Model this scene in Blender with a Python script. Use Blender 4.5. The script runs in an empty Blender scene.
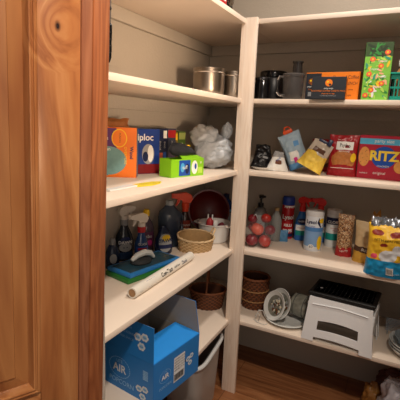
import bpy, bmesh, math, random
from mathutils import Vector, Matrix, Euler, noise
SC = bpy.context.scene
COL = SC.collection
PI = math.pi
# ------------------------------------------------------------------ materials
def lin(h):
    h = h.lstrip('#'); o = []
    for i in (0, 2, 4):
        c = int(h[i:i+2], 16)/255
        o.append(c/12.92 if c <= .04045 else ((c+.055)/1.055)**2.4)
    return (o[0], o[1], o[2], 1)
MATS = {}
def mat(name, color, rough=.5, metal=0., var=.08, scale=30., bump=0., bscale=200., trans=0., alpha=1., stretch=None, spec=.5, emit=0, color2=None, ior=1.45):
    if name in MATS: return MATS[name]
    m = bpy.data.materials.new(name); m.use_nodes = True
    nt = m.node_tree; N = nt.nodes; L = nt.links
    b = N['Principled BSDF']
    b.inputs['Roughness'].default_value = rough; b.inputs['Metallic'].default_value = metal
    b.inputs['Specular IOR Level'].default_value = spec; b.inputs['IOR'].default_value = ior
    c = lin(color)
    tc = N.new('ShaderNodeTexCoord'); mp = N.new('ShaderNodeMapping'); L.new(tc.outputs['Object'], mp.inputs['Vector'])
    if stretch: mp.inputs['Scale'].default_value = stretch
    ns = N.new('ShaderNodeTexNoise'); ns.inputs['Scale'].default_value = scale; ns.inputs['Detail'].default_value = 4
    L.new(mp.outputs['Vector'], ns.inputs['Vector'])
    mx = N.new('ShaderNodeMix'); mx.data_type = 'RGBA'
    L.new(ns.outputs['Fac'], mx.inputs['Factor'])
    if color2:
        c2 = lin(color2); mx.inputs['A'].default_value = c; mx.inputs['B'].default_value = c2
    else:
        mx.inputs['A'].default_value = (c[0]*(1-var), c[1]*(1-var), c[2]*(1-var), 1)
        mx.inputs['B'].default_value = (min(1, c[0]*(1+var)), min(1, c[1]*(1+var)), min(1, c[2]*(1+var)), 1)
    L.new(mx.outputs['Result'], b.inputs['Base Color'])
    if bump:
        n2 = N.new('ShaderNodeTexNoise'); n2.inputs['Scale'].default_value = bscale; n2.inputs['Detail'].default_value = 3
        L.new(mp.outputs['Vector'], n2.inputs['Vector'])
        bp = N.new('ShaderNodeBump'); bp.inputs['Strength'].default_value = bump; bp.inputs['Distance'].default_value = .002
        L.new(n2.outputs['Fac'], bp.inputs['Height']); L.new(bp.outputs['Normal'], b.inputs['Normal'])
    if trans: b.inputs['Transmission Weight'].default_value = trans
    if alpha < 1: b.inputs['Alpha'].default_value = alpha
    MATS[name] = m
    return m
def wood_mat(name, c1, c2, c3, axis='z', grain=1., rough=.45, knot=None, plank=None):
    m = bpy.data.materials.new(name); m.use_nodes = True
    nt = m.node_tree; N = nt.nodes; L = nt.links; b = N['Principled BSDF']; b.inputs['Roughness'].default_value = rough
    tc = N.new('ShaderNodeTexCoord'); mp = N.new('ShaderNodeMapping'); L.new(tc.outputs['Object'], mp.inputs['Vector'])
    s = {'z': (1, 1, .1), 'x': (.1, 1, 1), 'y': (1, .1, 1)}[axis]
    mp.inputs['Scale'].default_value = s
    vec = mp.outputs['Vector']
    if knot:   # rings swell around a knot
        kd = N.new('ShaderNodeVectorMath'); kd.operation = 'DISTANCE'; L.new(tc.outputs['Object'], kd.inputs[0]); kd.inputs[1].default_value = knot
        kr = N.new('ShaderNodeMapRange'); L.new(kd.outputs['Value'], kr.inputs['Value'])
        kr.inputs['From Min'].default_value = 0; kr.inputs['From Max'].default_value = .09; kr.inputs['To Min'].default_value = .06; kr.inputs['To Max'].default_value = 0
        ad = N.new('ShaderNodeVectorMath'); ad.operation = 'ADD'; L.new(vec, ad.inputs[0]); L.new(kr.outputs['Result'], ad.inputs[1]); vec = ad.outputs['Vector']
    n1 = N.new('ShaderNodeTexNoise'); n1.inputs['Scale'].default_value = 9*grain; n1.inputs['Detail'].default_value = 5; n1.inputs['Distortion'].default_value = .6
    L.new(vec, n1.inputs['Vector'])
    mu = N.new('ShaderNodeMath'); mu.operation = 'MULTIPLY'; mu.inputs[1].default_value = 15; L.new(n1.outputs['Fac'], mu.inputs[0])
    fr = N.new('ShaderNodeMath'); fr.operation = 'PINGPONG'; fr.inputs[1].default_value = 1; L.new(mu.outputs[0], fr.inputs[0])
    n2 = N.new('ShaderNodeTexNoise'); n2.inputs['Scale'].default_value = 60*grain; n2.inputs['Detail'].default_value = 6; L.new(vec, n2.inputs['Vector'])
    mm = N.new('ShaderNodeMath'); mm.operation = 'MULTIPLY_ADD'; mm.inputs[1].default_value = .45; L.new(fr.outputs[0], mm.inputs[0])
    m3 = N.new('ShaderNodeMath'); m3.operation = 'MULTIPLY'; m3.inputs[1].default_value = .6; L.new(n2.outputs['Fac'], m3.inputs[0]); L.new(m3.outputs[0], mm.inputs[2])
    rp = N.new('ShaderNodeValToRGB'); e = rp.color_ramp.elements
    e[0].position = .15; e[0].color = lin(c1); e[1].position = .85; e[1].color = lin(c3); x = e.new(.5); x.color = lin(c2)
    L.new(mm.outputs[0], rp.inputs['Fac']); out = rp.outputs['Color']
    if knot:
        k2 = N.new('ShaderNodeMapping'); L.new(tc.outputs['Object'], k2.inputs['Vector']); k2.inputs['Location'].default_value = tuple(-v*q for v, q in zip(knot, (1, 1, .6))); k2.inputs['Scale'].default_value = (1, 1, .6)
        kl = N.new('ShaderNodeVectorMath'); kl.operation = 'LENGTH'; L.new(k2.outputs['Vector'], kl.inputs[0])
        kq = N.new('ShaderNodeMapRange'); L.new(kl.outputs['Value'], kq.inputs['Value']); kq.inputs['From Min'].default_value = .0025; kq.inputs['From Max'].default_value = .0075
        kx = N.new('ShaderNodeMix'); kx.data_type = 'RGBA'; L.new(kq.outputs['Result'], kx.inputs['Factor']); kx.inputs['A'].default_value = lin('2c1408'); L.new(out, kx.inputs['B']); out = kx.outputs['Result']
    if plank:  # plank seams across the given width, staggered tones
        wv = N.new('ShaderNodeTexBrick'); wv.inputs['Scale'].default_value = 1; wv.inputs['Brick Width'].default_value = 1.1; wv.inputs['Row Height'].default_value = plank
        wv.inputs['Mortar Size'].default_value = .0015; wv.inputs['Color1'].default_value = (1, 1, 1, 1); wv.inputs['Color2'].default_value = (.74, .72, .7, 1); wv.inputs['Mortar'].default_value = (.3, .25, .2, 1)
        L.new(tc.outputs['Object'], wv.inputs['Vector'])
        px = N.new('ShaderNodeMix'); px.data_type = 'RGBA'; px.blend_type = 'MULTIPLY'; px.inputs['Factor'].default_value = 1
        L.new(out, px.inputs['A']); L.new(wv.outputs['Color'], px.inputs['B']); out = px.outputs['Result']
    L.new(out, b.inputs['Base Color'])
    bp = N.new('ShaderNodeBump'); bp.inputs['Strength'].default_value = .08; bp.inputs['Distance'].default_value = .001; L.new(n2.outputs['Fac'], bp.inputs['Height']); L.new(bp.outputs['Normal'], b.inputs['Normal'])
    MATS[name] = m
    return m
def film_mat(name, color, opacity, rough=.15):
    m = bpy.data.materials.new(name); m.use_nodes = True
    nt = m.node_tree; N = nt.nodes; L = nt.links; b = N['Principled BSDF']
    b.inputs['Base Color'].default_value = lin(color); b.inputs['Roughness'].default_value = rough
    ns = N.new('ShaderNodeTexNoise'); ns.inputs['Scale'].default_value = 25
    mr = N.new('ShaderNodeMapRange'); L.new(ns.outputs['Fac'], mr.inputs['Value']); mr.inputs['To Min'].default_value = opacity*.6; mr.inputs['To Max'].default_value = min(1, opacity*1.4)
    L.new(mr.outputs['Result'], b.inputs['Alpha'])
    MATS[name] = m
    return m
# ------------------------------------------------------------------ mesh builder
def T(x=0, y=0, z=0): return Matrix.Translation((x, y, z))
def RZ(a): return Matrix.Rotation(a, 4, 'Z')
def RX(a): return Matrix.Rotation(a, 4, 'X')
def RY(a): return Matrix.Rotation(a, 4, 'Y')
def front(y=0, x=0, z=0): return T(x, y, z) @ RX(PI/2)             # local x right, y up, normal -Y
def right(x=0, y=0, z=0): return T(x, y, z) @ RZ(PI/2) @ RX(PI/2)   # normal +X
def top(z=0, x=0, y=0): return T(x, y, z)
def plane_surf(M): return lambda x, y, h=0: M @ Vector((x, y, h))
def cyl_surf(r, a0=0., M=Matrix(), sy=1.): # x runs round the cylinder, a0=0 faces -Y
    def f(x, y, h=0):
        a = a0 + x/r
        return M @ Vector(((r+h)*math.sin(a), -(r+h)*sy*math.cos(a), y))
    return f
class MB:
    def __init__(self): self.bm = bmesh.new(); self.ms = []
    def mi(self, m):
        if m not in self.ms: self.ms.append(m)
        return self.ms.index(m)
    def faces(self, vs, fs, m, M=Matrix(), smooth=True):
        k = self.mi(m); v = [self.bm.verts.new(M @ Vector(p)) for p in vs]
        for f in fs:
            try:
                g = self.bm.faces.new([v[i] for i in f]); g.material_index = k; g.smooth = smooth
            except ValueError: pass
        return v
    def box(self, c, s, m, M=Matrix(), bevel=0., seg=2):
        k = self.mi(m); r = bmesh.ops.create_cube(self.bm, size=1)
        X = M @ T(*c) @ Matrix.Diagonal((s[0], s[1], s[2], 1)); vs = r['verts']
        for v in vs: v.co = X @ v.co
        fs = set(f for v in vs for f in v.link_faces)
        for f in fs: f.material_index = k
        if bevel:
            es = set(e for f in fs for e in f.edges)
            rr = bmesh.ops.bevel(self.bm, geom=list(es), offset=bevel, segments=seg, affect='EDGES', profile=.5, clamp_overlap=True)
            for f in rr['faces']: f.material_index = k; f.smooth = True
        return self
    def prism(self, pts, h0, h1, m, M=Matrix(), side=None):
        n = len(pts); vs = [(x, y, h0) for x, y in pts]+[(x, y, h1) for x, y in pts]
        self.faces(vs, [tuple(range(n))[::-1], tuple(range(n, 2*n))], m, M, False)
        self.faces(vs, [(i, (i+1) % n, n+(i+1) % n, n+i) for i in range(n)], side or m, M, False)
        return self
    def lathe(self, prof, m, M=Matrix(), seg=32, sx=1., sy=1., cap0=True, cap1=True, mats=None):
        vs = []; fs = {}
        for r, z in prof:
            for i in range(seg):
                a = 2*PI*i/seg; vs.append((r*sx*math.cos(a), r*sy*math.sin(a), z))
        v = [self.bm.verts.new(M @ Vector(p)) for p in vs]
        for j in range(len(prof)-1):
            k = self.mi(mats[j] if mats else m)
            for i in range(seg):
                a = j*seg+i; b = j*seg+(i+1) % seg
                f = self.bm.faces.new((v[a], v[b], v[b+seg], v[a+seg])); f.material_index = k; f.smooth = True
        k = self.mi(mats[0] if mats else m)
        if cap0 and prof[0][0] > 1e-5: f = self.bm.faces.new([v[i] for i in range(seg)][::-1]); f.material_index = k
        k = self.mi(mats[-1] if mats else m); o = (len(prof)-1)*seg
        if cap1 and prof[-1][0] > 1e-5: f = self.bm.faces.new([v[o+i] for i in range(seg)]); f.material_index = k
        return self
    def tube(self, pts, r, m, M=Matrix(), seg=8, closed=False, rads=None):
        k = self.mi(m); P = [Vector(p) for p in pts]; n = len(P); rings = []
        up = Vector((0, 0, 1))
        for i, q in enumerate(P):
            if closed: d = P[(i+1) % n]-P[i-1]
            else: d = P[min(i+1, n-1)]-P[max(i-1, 0)]
            d.normalize(); a = d.cross(up)
            if a.length < .05: a = d.cross(Vector((1, 0, 0)))
            a.normalize(); b = a.cross(d); rr = rads[i] if rads else r
            rings.append([self.bm.verts.new(M @ (q+(a*math.cos(2*PI*j/seg)+b*math.sin(2*PI*j/seg))*rr)) for j in range(seg)])
        for i in range(n if closed else n-1):
            A = rings[i]; B = rings[(i+1) % n]
            for j in range(seg):
                f = self.bm.faces.new((A[j], A[(j+1) % seg], B[(j+1) % seg], B[j])); f.material_index = k; f.smooth = True
        if not closed:
            for q, rv in ((rings[0], 0), (rings[-1], 1)):
                f = self.bm.faces.new(q if rv else q[::-1]); f.material_index = k
        return self
    def grid(self, fn, nu, nv, m, matfn=None, wrapu=False, M=Matrix()):
        v = [[self.bm.verts.new(M @ Vector(fn(i/nu, j/nv))) for i in range(nu if wrapu else nu+1)] for j in range(nv+1)]
        k0 = self.mi(m)
        for j in range(nv):
            for i in range(nu):
                i2 = (i+1) % nu if wrapu else i+1
                try: f = self.bm.faces.new((v[j][i], v[j][i2], v[j+1][i2], v[j+1][i]))
                except ValueError: continue
                f.smooth = True; f.material_index = self.mi(matfn((i+.5)/nu, (j+.5)/nv)) if matfn else k0
        return self
    # printed decoration on a surface function
    def rect(self, S, x0, y0, x1, y1, m, h=.0004, n=1):
        n = max(1, n)
        def fn(u, v): return S(x0+(x1-x0)*u, y0+(y1-y0)*v, h)
        return self.grid(fn, n, 1, m)
    def ell(self, S, cx, cy, rx, ry, m, h=.0004, seg=24):
        k = self.mi(m); c = self.bm.verts.new(S(cx, cy, h)); mid = []; out = []
        for i in range(seg):
            a = 2*PI*i/seg
            mid.append(self.bm.verts.new(S(cx+rx*.5*math.cos(a), cy+ry*.5*math.sin(a), h))); out.append(self.bm.verts.new(S(cx+rx*math.cos(a), cy+ry*math.sin(a), h)))
        for i in range(seg):
            j = (i+1) % seg
            for q in ((c, mid[i], mid[j]), (mid[i], out[i], out[j], mid[j])):
                f = self.bm.faces.new(q); f.material_index = k
        return self
    def poly(self, S, pts, m, h=.0004):
        k = self.mi(m); f = self.bm.faces.new([self.bm.verts.new(S(x, y, h)) for x, y in pts]); f.material_index = k
        return self
    def text(self, S, s, size, x, y, m, h=.0008, rot=0., align='CENTER', sx=1., bold=0.):
        cu = bpy.data.curves.new('t', 'FONT'); cu.body = s; cu.size = size; cu.align_x = align; cu.align_y = 'CENTER'; cu.resolution_u = 3
        cu.offset = bold
        ob = bpy.data.objects.new('t', cu); COL.objects.link(ob)
        dg = bpy.context.evaluated_depsgraph_get(); me = bpy.data.meshes.new_from_object(ob.evaluated_get(dg))
        k = self.mi(m); ca, sa = math.cos(rot), math.sin(rot); vs = []
        for v in me.vertices:
            a, b = v.co.x*sx, v.co.y
            vs.append(self.bm.verts.new(S(x+a*ca-b*sa, y+a*sa+b*ca, h)))
        for p in me.polygons:
            try: f = self.bm.faces.new([vs[i] for i in p.vertices]); f.material_index = k
            except ValueError: pass
        bpy.data.objects.remove(ob); bpy.data.curves.remove(cu); bpy.data.meshes.remove(me)
        return self
    def build(self, name, parent=None, loc=None, rot=None, sharp=40, weld=False):
        if weld: bmesh.ops.remove_doubles(self.bm, verts=self.bm.verts, dist=1e-5)
        me = bpy.data.meshes.new(name); self.bm.to_mesh(me); self.bm.free()
        for m in self.ms: me.materials.append(m)
        try: me.set_sharp_from_angle(angle=math.radians(sharp))
        except Exception: pass
        o = bpy.data.objects.new(name, me); COL.objects.link(o)
        if parent: o.parent = parent
        if loc is not None: o.location = loc
        if rot is not None: o.rotation_euler = rot if not isinstance(rot, (int, float)) else (0, 0, rot)
        return o
def tag(o, label=None, cat=None, group=None, kind=None):
    if label: o['label'] = label
    if cat: o['category'] = cat
    if group: o['group'] = group
    if kind: o['kind'] = kind
    return o
def thing(name, label, cat, loc, rz=0, group=None, rot=None):
    o = bpy.data.objects.new(name, None); COL.objects.link(o); o.location = loc
    o.rotation_euler = rot if rot else (0, 0, rz); o.empty_display_size = .05
    return tag(o, label, cat, group)
R = math.radians
# palette
wall_m = mat('painted wall', '#b5ada1', .85, var=.05, scale=8, bump=.8, bscale=90)
ceil_m = mat('ceiling paint', '#d8cfc4', .9, var=.03)
shelf_m = mat('maple melamine', '#ecdccb', .5, var=.05, scale=14, stretch=(.35, .35, 6))
shelf_mx = mat('maple shelf board', '#ecdccb', .5, var=.04, scale=10, stretch=(.6, .6, 2))
post_m = wood_mat('pale post wood', '#e2cdb8', '#ecdac8', '#f2e4d4', 'z', 1.6, .5)
white = mat('white plastic', '#e9e9e6', .35, var=.02)
black = mat('black plastic', '#0d0d0f', .35, var=.1)
blackg = mat('glossy black', '#0a0a0c', .12, var=.1)
steel = mat('brushed steel', '#8f857a', .3, 1., var=.12, scale=30, stretch=(1, 1, 14))
pw = mat('print white', '#eeeeea', .5, var=.02)
pk = mat('print black', '#141416', .5, var=.05)
pred = mat('print red', '#b01a20', .45, var=.08)
pdred = mat('print dark red', '#7a1018', .45, var=.1)
pblue = mat('print blue', '#1c4fa8', .45, var=.08)
pnavy = mat('print navy', '#14224f', .45, var=.08)
psky = mat('print sky blue', '#4fa8dc', .45, var=.08)
pyel = mat('print yellow', '#f0c61e', .45, var=.08)
por = mat('print orange', '#ea7d1a', .45, var=.08)
pgrn = mat('print green', '#5fb62a', .45, var=.1)
ppurp = mat('print purple', '#5a2c66', .45, var=.1)
pgrey = mat('print grey', '#9a9c9e', .5, var=.08)
ppink = mat('print pink', '#d2358c', .45, var=.06)
pteal = mat('print teal', '#15948c', .45, var=.08)
pbrown = mat('print brown', '#6b3a1e', .5, var=.12)
ptan = mat('print tan', '#c79a62', .5, var=.15, scale=120)
# ------------------------------------------------------------------ room
ZA, ZB, ZC, ZD, ZE = .657, .324, 0., -.38, -.744
ZF = -1.136; ZT = 1.30
YB = .43; XL = -.384; TH = .02; YW = -.955; XR = 1.25
def st(o, label=None, cat=None): o['kind'] = 'structure'; (label and tag(o, label, cat)); return o
b = MB(); b.box(((XL-.06+XR)/2, YB+.05, (ZF+ZT)/2), (XR-XL+.2, .1, ZT-ZF), wall_m); st(b.build('wall_back'))
b = MB(); b.box((XL-.05, (YW+YB)/2, (ZF+ZT)/2), (.1, YB-YW, ZT-ZF), wall_m); st(b.build('wall_left'))
b = MB(); b.box((XR+.05, (YW+YB)/2, (ZF+ZT)/2), (.1, YB-YW, ZT-ZF), wall_m); st(b.build('wall_right'))
b = MB()
b.box(((-1.6+.01)/2, YW-.05, (ZF+ZT)/2), (1.61, .1, ZT-ZF), wall_m)
b.box(((.93+2.6)/2, YW-.05, (ZF+ZT)/2), (1.67, .1, ZT-ZF), wall_m)
b.box(((.01+.93)/2, YW-.05, (1.08+ZT)/2), (.92, .1, ZT-1.08), wall_m)
st(b.build('wall_front'))
floor_m = wood_mat('laminate plank floor', '#7c4a2c', '#94603c', '#a8744c', 'x', 1.1, .38, plank=.14)
b = MB(); b.box((.5, -1.25, ZF-.03), (4.2, 3.6, .06), floor_m); st(b.build('floor'))
b = MB(); b.box(((XL+XR)/2, (YB+YW)/2-.02, ZT+.03), (XR-XL+.2, YB-YW+.2, .06), ceil_m); st(b.build('ceiling'))
# shelf boards: a left and a right board on each level, and the wall cleats that carry them
lv = [('topmost', ZA), ('second', ZB), ('third', ZC), ('fourth', ZD), ('lowest', ZE)]
shl = {'topmost': 'at the very top of the photo, seen from beneath', 'second': 'carrying the steel pots', 'third': 'carrying the detergent box and plastic bag', 'fourth': 'carrying spray bottles and the paper roll', 'lowest': 'partly hidden behind the blue carton'}
shr = {'topmost': 'empty above the coffee boxes', 'second': 'carrying the coffee boxes and teal basket', 'third': 'carrying crackers, chips and flour bags', 'fourth': 'carrying the wipes and apples', 'lowest': 'carrying the folding step stool'}
k = 0
for n, z in lv:
    b = MB(); b.box((XL/2, (YW+YB)/2, z-TH/2), (-XL, YB-YW, TH), shelf_mx, bevel=.0015)
    tag(b.build('shelf_board'), 'pale left-hand shelf board, %s' % shl[n], 'shelf')
    b = MB(); b.box((XR/2+.0005, YB/2, z-TH/2), (XR-.001, YB, TH), shelf_mx, bevel=.0015)
    tag(b.build('shelf_board'), 'pale right-hand shelf board, %s' % shr[n], 'shelf')
    k += 1; b = MB(); b.box((XL+.0095, (YW+YB)/2, z-TH-.026), (.019, YB-YW, .052), wall_m, bevel=.001); st(b.build('trim_%d' % k))
    k += 1; b = MB(); b.box(((XL+.02+XR)/2, YB-.0095, z-TH-.026), (XR-XL-.02, .019, .052), wall_m, bevel=.001); st(b.build('trim_%d' % k))
b = MB(); b.box((.0165, -.0105, (ZF+ZA+.004)/2), (.071, .019, ZA+.004-ZF), post_m, bevel=.0015)
tag(b.build('shelf_post'), 'pale wooden post where left and right shelves meet', 'post')
# door frame (jamb) : leans very slightly as in the photo
LEAN = (R(0), R(0), R(0))
alder = wood_mat('alder jamb', '#7c4528', '#925634', '#a6673f', 'z', 1.6, .42)
alder2 = wood_mat('alder jamb edge', '#7c4930', '#905a3c', '#a0694a', 'z', 1.6, .45)
ax = Vector((-.707, .707, 0))       # lean axis, level with the floor
def lean(px, py, pz, ang): return T(px, py, pz) @ Matrix.Rotation(ang, 4, ax) @ T(-px, -py, -pz)
jr = thing('trim_11', 'reddish alder door jamb beside the pantry opening', 'door frame', (0, 0, 0)); jr['kind'] = 'structure'
JL = lean(.03, -1.0, .03, R(1.35))
zj0, zj1 = ZF-.02, 1.08
b = MB(); b.box((.02, -.995, (zj0+zj1)/2), (.020, .052, zj1-zj0), alder, M=JL, bevel=.002); b.build('jamb_board', jr)
b = MB(); b.box((.016, -1.038, (zj0+zj1)/2), (.022, .034, zj1-zj0), alder2, M=JL, bevel=.003); b.build('casing', jr)
b = MB(); b.box((.90, -1.0, (ZF+1.08)/2), (.04, .11, 1.08-ZF), alder, bevel=.002); b.build('jamb_board', jr)
b = MB(); b.box((.475, -1.0, 1.08-.012), (.85, .11, .024), alder, bevel=.002); b.build('head_board', jr)
hb = MB(); hb.tube([(.0255, -.9635, .352), (.0255, -.9635, .422)], .0052, blackg, M=JL, seg=12)
for z in (.362, .376, .391, .406): hb.tube([(.0255, -.9635, z), (.0255, -.9635, z+.0015)], .0056, black, M=JL, seg=12)
hb.lathe([(.0052, 0), (.004, .004), (.001, .006)], black, M=JL @ T(.0255, -.9635, .422)); hb.lathe([(.001, -.012), (.003, -.007), (.0052, 0)], black, M=JL @ T(.0255, -.9635, .352))
hb.box((.0265, -.966, .50), (.003, .006, .15), mat('grey metal', '#8b8c8e', .4, .8), M=JL, bevel=.0008)
hb.lathe([(.002, -.004), (.0035, 0), (.002, .004)], black, M=JL @ T(.0275, -.966, .458))
o = hb.build('hinge', jr); tag(o, 'black metal hinge')
# door leaf, swung open towards the camera
DB = R(25)
dr = thing('door_1', 'knotty alder panel door standing open at the left', 'door', (.044, -1.078, 0)); dr['kind'] = 'structure'
door_p = wood_mat('alder panel', '#87502c', '#9e673b', '#b07847', 'z', .8, .38)
DL = 0.70; ST = .087; MW = .024; DT = .036
# local door frame: X = -direction away from hinge, front face at y=0 looking to local -Y
DM = Matrix.Rotation(R(1.35), 4, ax) @ RZ(R(90)-DB)
door_m = wood_mat('knotty alder door', '#8a5430', '#a76c3f', '#b98252', 'z', .8, .26, knot=tuple(DM @ Vector((-.047, 0, .385))))
# x local runs from -DL (free edge) to 0 (hinge edge)
z0, z1 = ZF+.012, 1.04
b = MB(); b.box((-ST/2, DT/2, (z0+z1)/2), (ST, DT, z1-z0), door_m, M=DM, bevel=.002); b.build('stile', dr)
b = MB(); b.box((-DL+ST/2, DT/2, (z0+z1)/2), (ST, DT, z1-z0), door_m, M=DM, bevel=.002); b.build('stile', dr)
rails = [(z0, z0+.2), (-.59, -.41), (z1-.12, z1)]
for a, c in rails:
    b = MB(); b.box((-DL/2, DT/2, (a+c)/2), (DL-2*ST-.0005, DT-.001, c-a), wood_mat('alder rail %.1f' % a, '#8a5430', '#a76c3f', '#b98252', 'x', 1., .38), M=DM, bevel=.002); b.build('rail', dr)
for a, c in ((rails[0][1], rails[1][0]), (rails[1][1], rails[2][0])):
    x0, x1 = -DL+ST, -ST
    def ring(i, d): return [(x0+i, d, a+i), (x1-i, d, a+i), (x1-i, d, c-i), (x0+i, d, c-i)]
    b = MB()     # ogee moulding: stepped profile running round the opening
    prof = [(0, .000), (.006, -.007), (.0085, -.0078), (.0095, -.005), (.011, -.005), (.015, -.0085), (.0175, -.008), (.019, -.002), (.022, .008), (MW, .0125)]
    vs = []; fs = []
    for i, d in prof: vs += ring(i, d)
    for j in range(len(prof)-1):
        for q in range(4): fs.append((j*4+q, j*4+(q+1) % 4, j*4+4+(q+1) % 4, j*4+4+q))
    b.faces(vs, fs, door_m, DM, True); o = b.build('moulding', dr, sharp=18)
    b = MB(); vs = []; fs = []
    prof = [(MW, .0125), (MW+.028, .0065), (MW+.03, .0035), (MW+.032, .0035)]
    for i, d in prof: vs += ring(i, d)
    for j in range(len(prof)-1):
        for q in range(4): fs.append((j*4+q, j*4+(q+1) % 4, j*4+4+(q+1) % 4, j*4+4+q))
    n = (len(prof)-1)*4; fs.append((n, n+1, n+2, n+3))
    m = len(vs); vs += [(x0, .03, a), (x1, .03, a), (x1, .03, c), (x0, .03, c)]; fs.append((m+3, m+2, m+1, m))
    for q in range(4): fs.append((q, (q+1) % 4, m+(q+1) % 4, m+q))
    b.faces(vs, fs, door_p, DM, False); b.build('panel', dr, sharp=10)
# ------------------------------------------------------------------ item makers
def carton(name, label, cat, loc, rz, w, d, h, m, deco=None, side=None, rot=None, group=None):
    """closed printed box, base centre at loc; deco(MB, F, Rt, Tp) prints on front / right / top"""
    b = MB(); b.box((0, 0, h/2), (w, d, h), m, bevel=.0012, seg=1)
    F = plane_surf(front(-d/2, 0, h/2)); Rt = plane_surf(right(w/2, 0, h/2)); Tp = plane_surf(top(h))
    if side: b.rect(Rt, -d/2+.001, -h/2+.001, d/2-.001, h/2-.001, side, h=.0002)
    if deco: deco(b, F, Rt, Tp)
    o = b.build(name, None, loc, rot if rot else rz); return tag(o, label, cat, group)
def wrinkle(p, s, a, seed=0): return noise.noise(Vector((p[0]*s+seed, p[1]*s-seed, p[2]*s+seed*.7)))*a
def pouch(w, h, t, m, matfn=None, seed=1, wr=.004, nu=30, nv=36, flat_top=True, sag=.0, power=.5, botflat=.85):
    """soft sealed bag standing on its base, front looks to -Y. returns (MB, surf for front)"""
    b = MB()
    def prof(u, v):
        a = max(0, 1-abs(2*u-1)**2.6)**power
        top_ = min(1, (1-v)*2.2)**.8 if flat_top else min(1, (1-v)*4)**.5
        bot = botflat+(1-botflat)*min(1, v*5)
        return t/2*a*top_*bot
    def pos(u, v, s):
        x = (u-.5)*w*(1-.08*math.sin(PI*v)+sag*(.5-v)); z = h*v
        y = -s*prof(u, v)
        q = (x, y, z); e = min(1, 8*min(u, 1-u, (1-v)+.02))
        return (x+wrinkle(q, 45, wr, seed)*e, y+wrinkle(q, 55, wr*1.3, seed+5)*e, max(0, z+wrinkle(q, 40, wr, seed+9)*(1 if v > .05 else 0)))
    b.grid(lambda u, v: pos(u, v, 1), nu, nv, m, matfn); b.grid(lambda u, v: pos(1-u, v, -1), nu, nv, m)
    k = b.mi(m)
    # base
    b.grid(lambda u, v: (lambda A, B: tuple(A[i]*(1-v)+B[i]*v for i in range(3)))(pos(u, 0, -1), pos(u, 0, 1)), nu, 1, m)
    def S(x, y, hh=0):
        u = min(.99, max(.01, x/w+.5)); v = min(.99, max(.01, y/h)); p = pos(u, v, 1)
        return Vector((p[0], p[1]-hh-.0012, p[2]))
    return b, S
def woven(b, rx, ry, h, flare, rows, n, m, m2, M=Matrix(), amp=.0022, tilt=None):
    seg = n*4; rowh = h/rows; sub = 3
    def fn(u, v):
        z = v*h; row = min(rows-1, int(v*rows)); fr = v*rows-row
        a = 2*PI*u; k = 1+flare*v
        off = amp*math.sin(a*n+row*PI)+amp*.8*math.sin(PI*fr)
        rr = (lambda q: q)(1)
        extra = tilt(a) if tilt else 0
        return ((rx*k+off)*math.cos(a), (ry*k+off)*math.sin(a), z*(1+extra))
    b.grid(fn, seg, rows*sub, m, wrapu=True, matfn=lambda u, v: (m if (int(v*rows)+int(u*n*2)) % 2 else m2), M=M)
    def fi(u, v):
        a = 2*PI*u; k = 1+flare*v; e = tilt(a) if tilt else 0
        return ((rx*k-.004)*math.cos(a), (ry*k-.004)*math.sin(a), v*h*(1+e)+.001)
    b.grid(lambda u, v: fi(u, 1-v), seg, 4, m2, wrapu=True, M=M)
    b.faces([((rx-.001)*math.cos(2*PI*i/24), (ry-.001)*math.sin(2*PI*i/24), .001) for i in range(24)], [tuple(range(24))], m2, M)
def rim_rope(b, rx, ry, z, r, m, M=Matrix(), n=60, tilt=None):
    pts = []
    for i in range(n):
        a = 2*PI*i/n; e = tilt(a) if tilt else 0
        pts.append((rx*math.cos(a)+.001*math.sin(9*a), ry*math.sin(a), z*(1+e)+.0012*math.sin(a*n/3)))
    b.tube(pts, r, m, M, seg=8, closed=True)
def crumple(b, rx, ry, rz, m, seed, amp=.25, nu=56, nv=36, M=Matrix(), flat=True, shape=None):
    def fn(u, v):
        a = 2*PI*u; t = PI*v; d = Vector((math.sin(t)*math.cos(a), math.sin(t)*math.sin(a), -math.cos(t)))
        q = d*2.1+Vector((seed, seed*.3, -seed))
        k = 1+amp*(noise.noise(q)+.55*abs(noise.noise(q*2.3))-.25+.35*abs(noise.noise(q*5)))
        x, y, z = d.x*rx*k, d.y*ry*k, d.z*rz*k+rz
        if shape: x, y, z = shape(x, y, z)
        return (x, y, max(0.0008 if flat else -1, z))
    b.grid(fn, nu, nv, m, wrapu=True, M=M)
# ------------------------------------------------------------------ top shelf, left
b = MB(); b.box((0, 0, .06), (.07, .1, .12), pred, bevel=.002); S = plane_surf(right(.035, 0, .06)); b.rect(S, -.04, -.045, .04, -.03, pw)
tag(b.build('carton', None, (-.043, -.262, ZA)), 'red carton at the edge of the topmost shelf', 'box')
g = thing('kitchen_gadget', 'black gadget with a silver dial on the topmost shelf edge', 'gadget', (-.05, -.155, ZA), R(0))
b = MB(); b.box((0, 0, .05), (.06, .075, .1), blackg, bevel=.008); b.build('body', g)
b = MB(); b.lathe([(.0, 0), (.018, 0), (.018, .008), (.013, .012), (.0, .012)], steel, M=T(.03, 0, .035) @ RY(PI/2)); tag(b.build('dial', g), 'silver dial')
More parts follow.
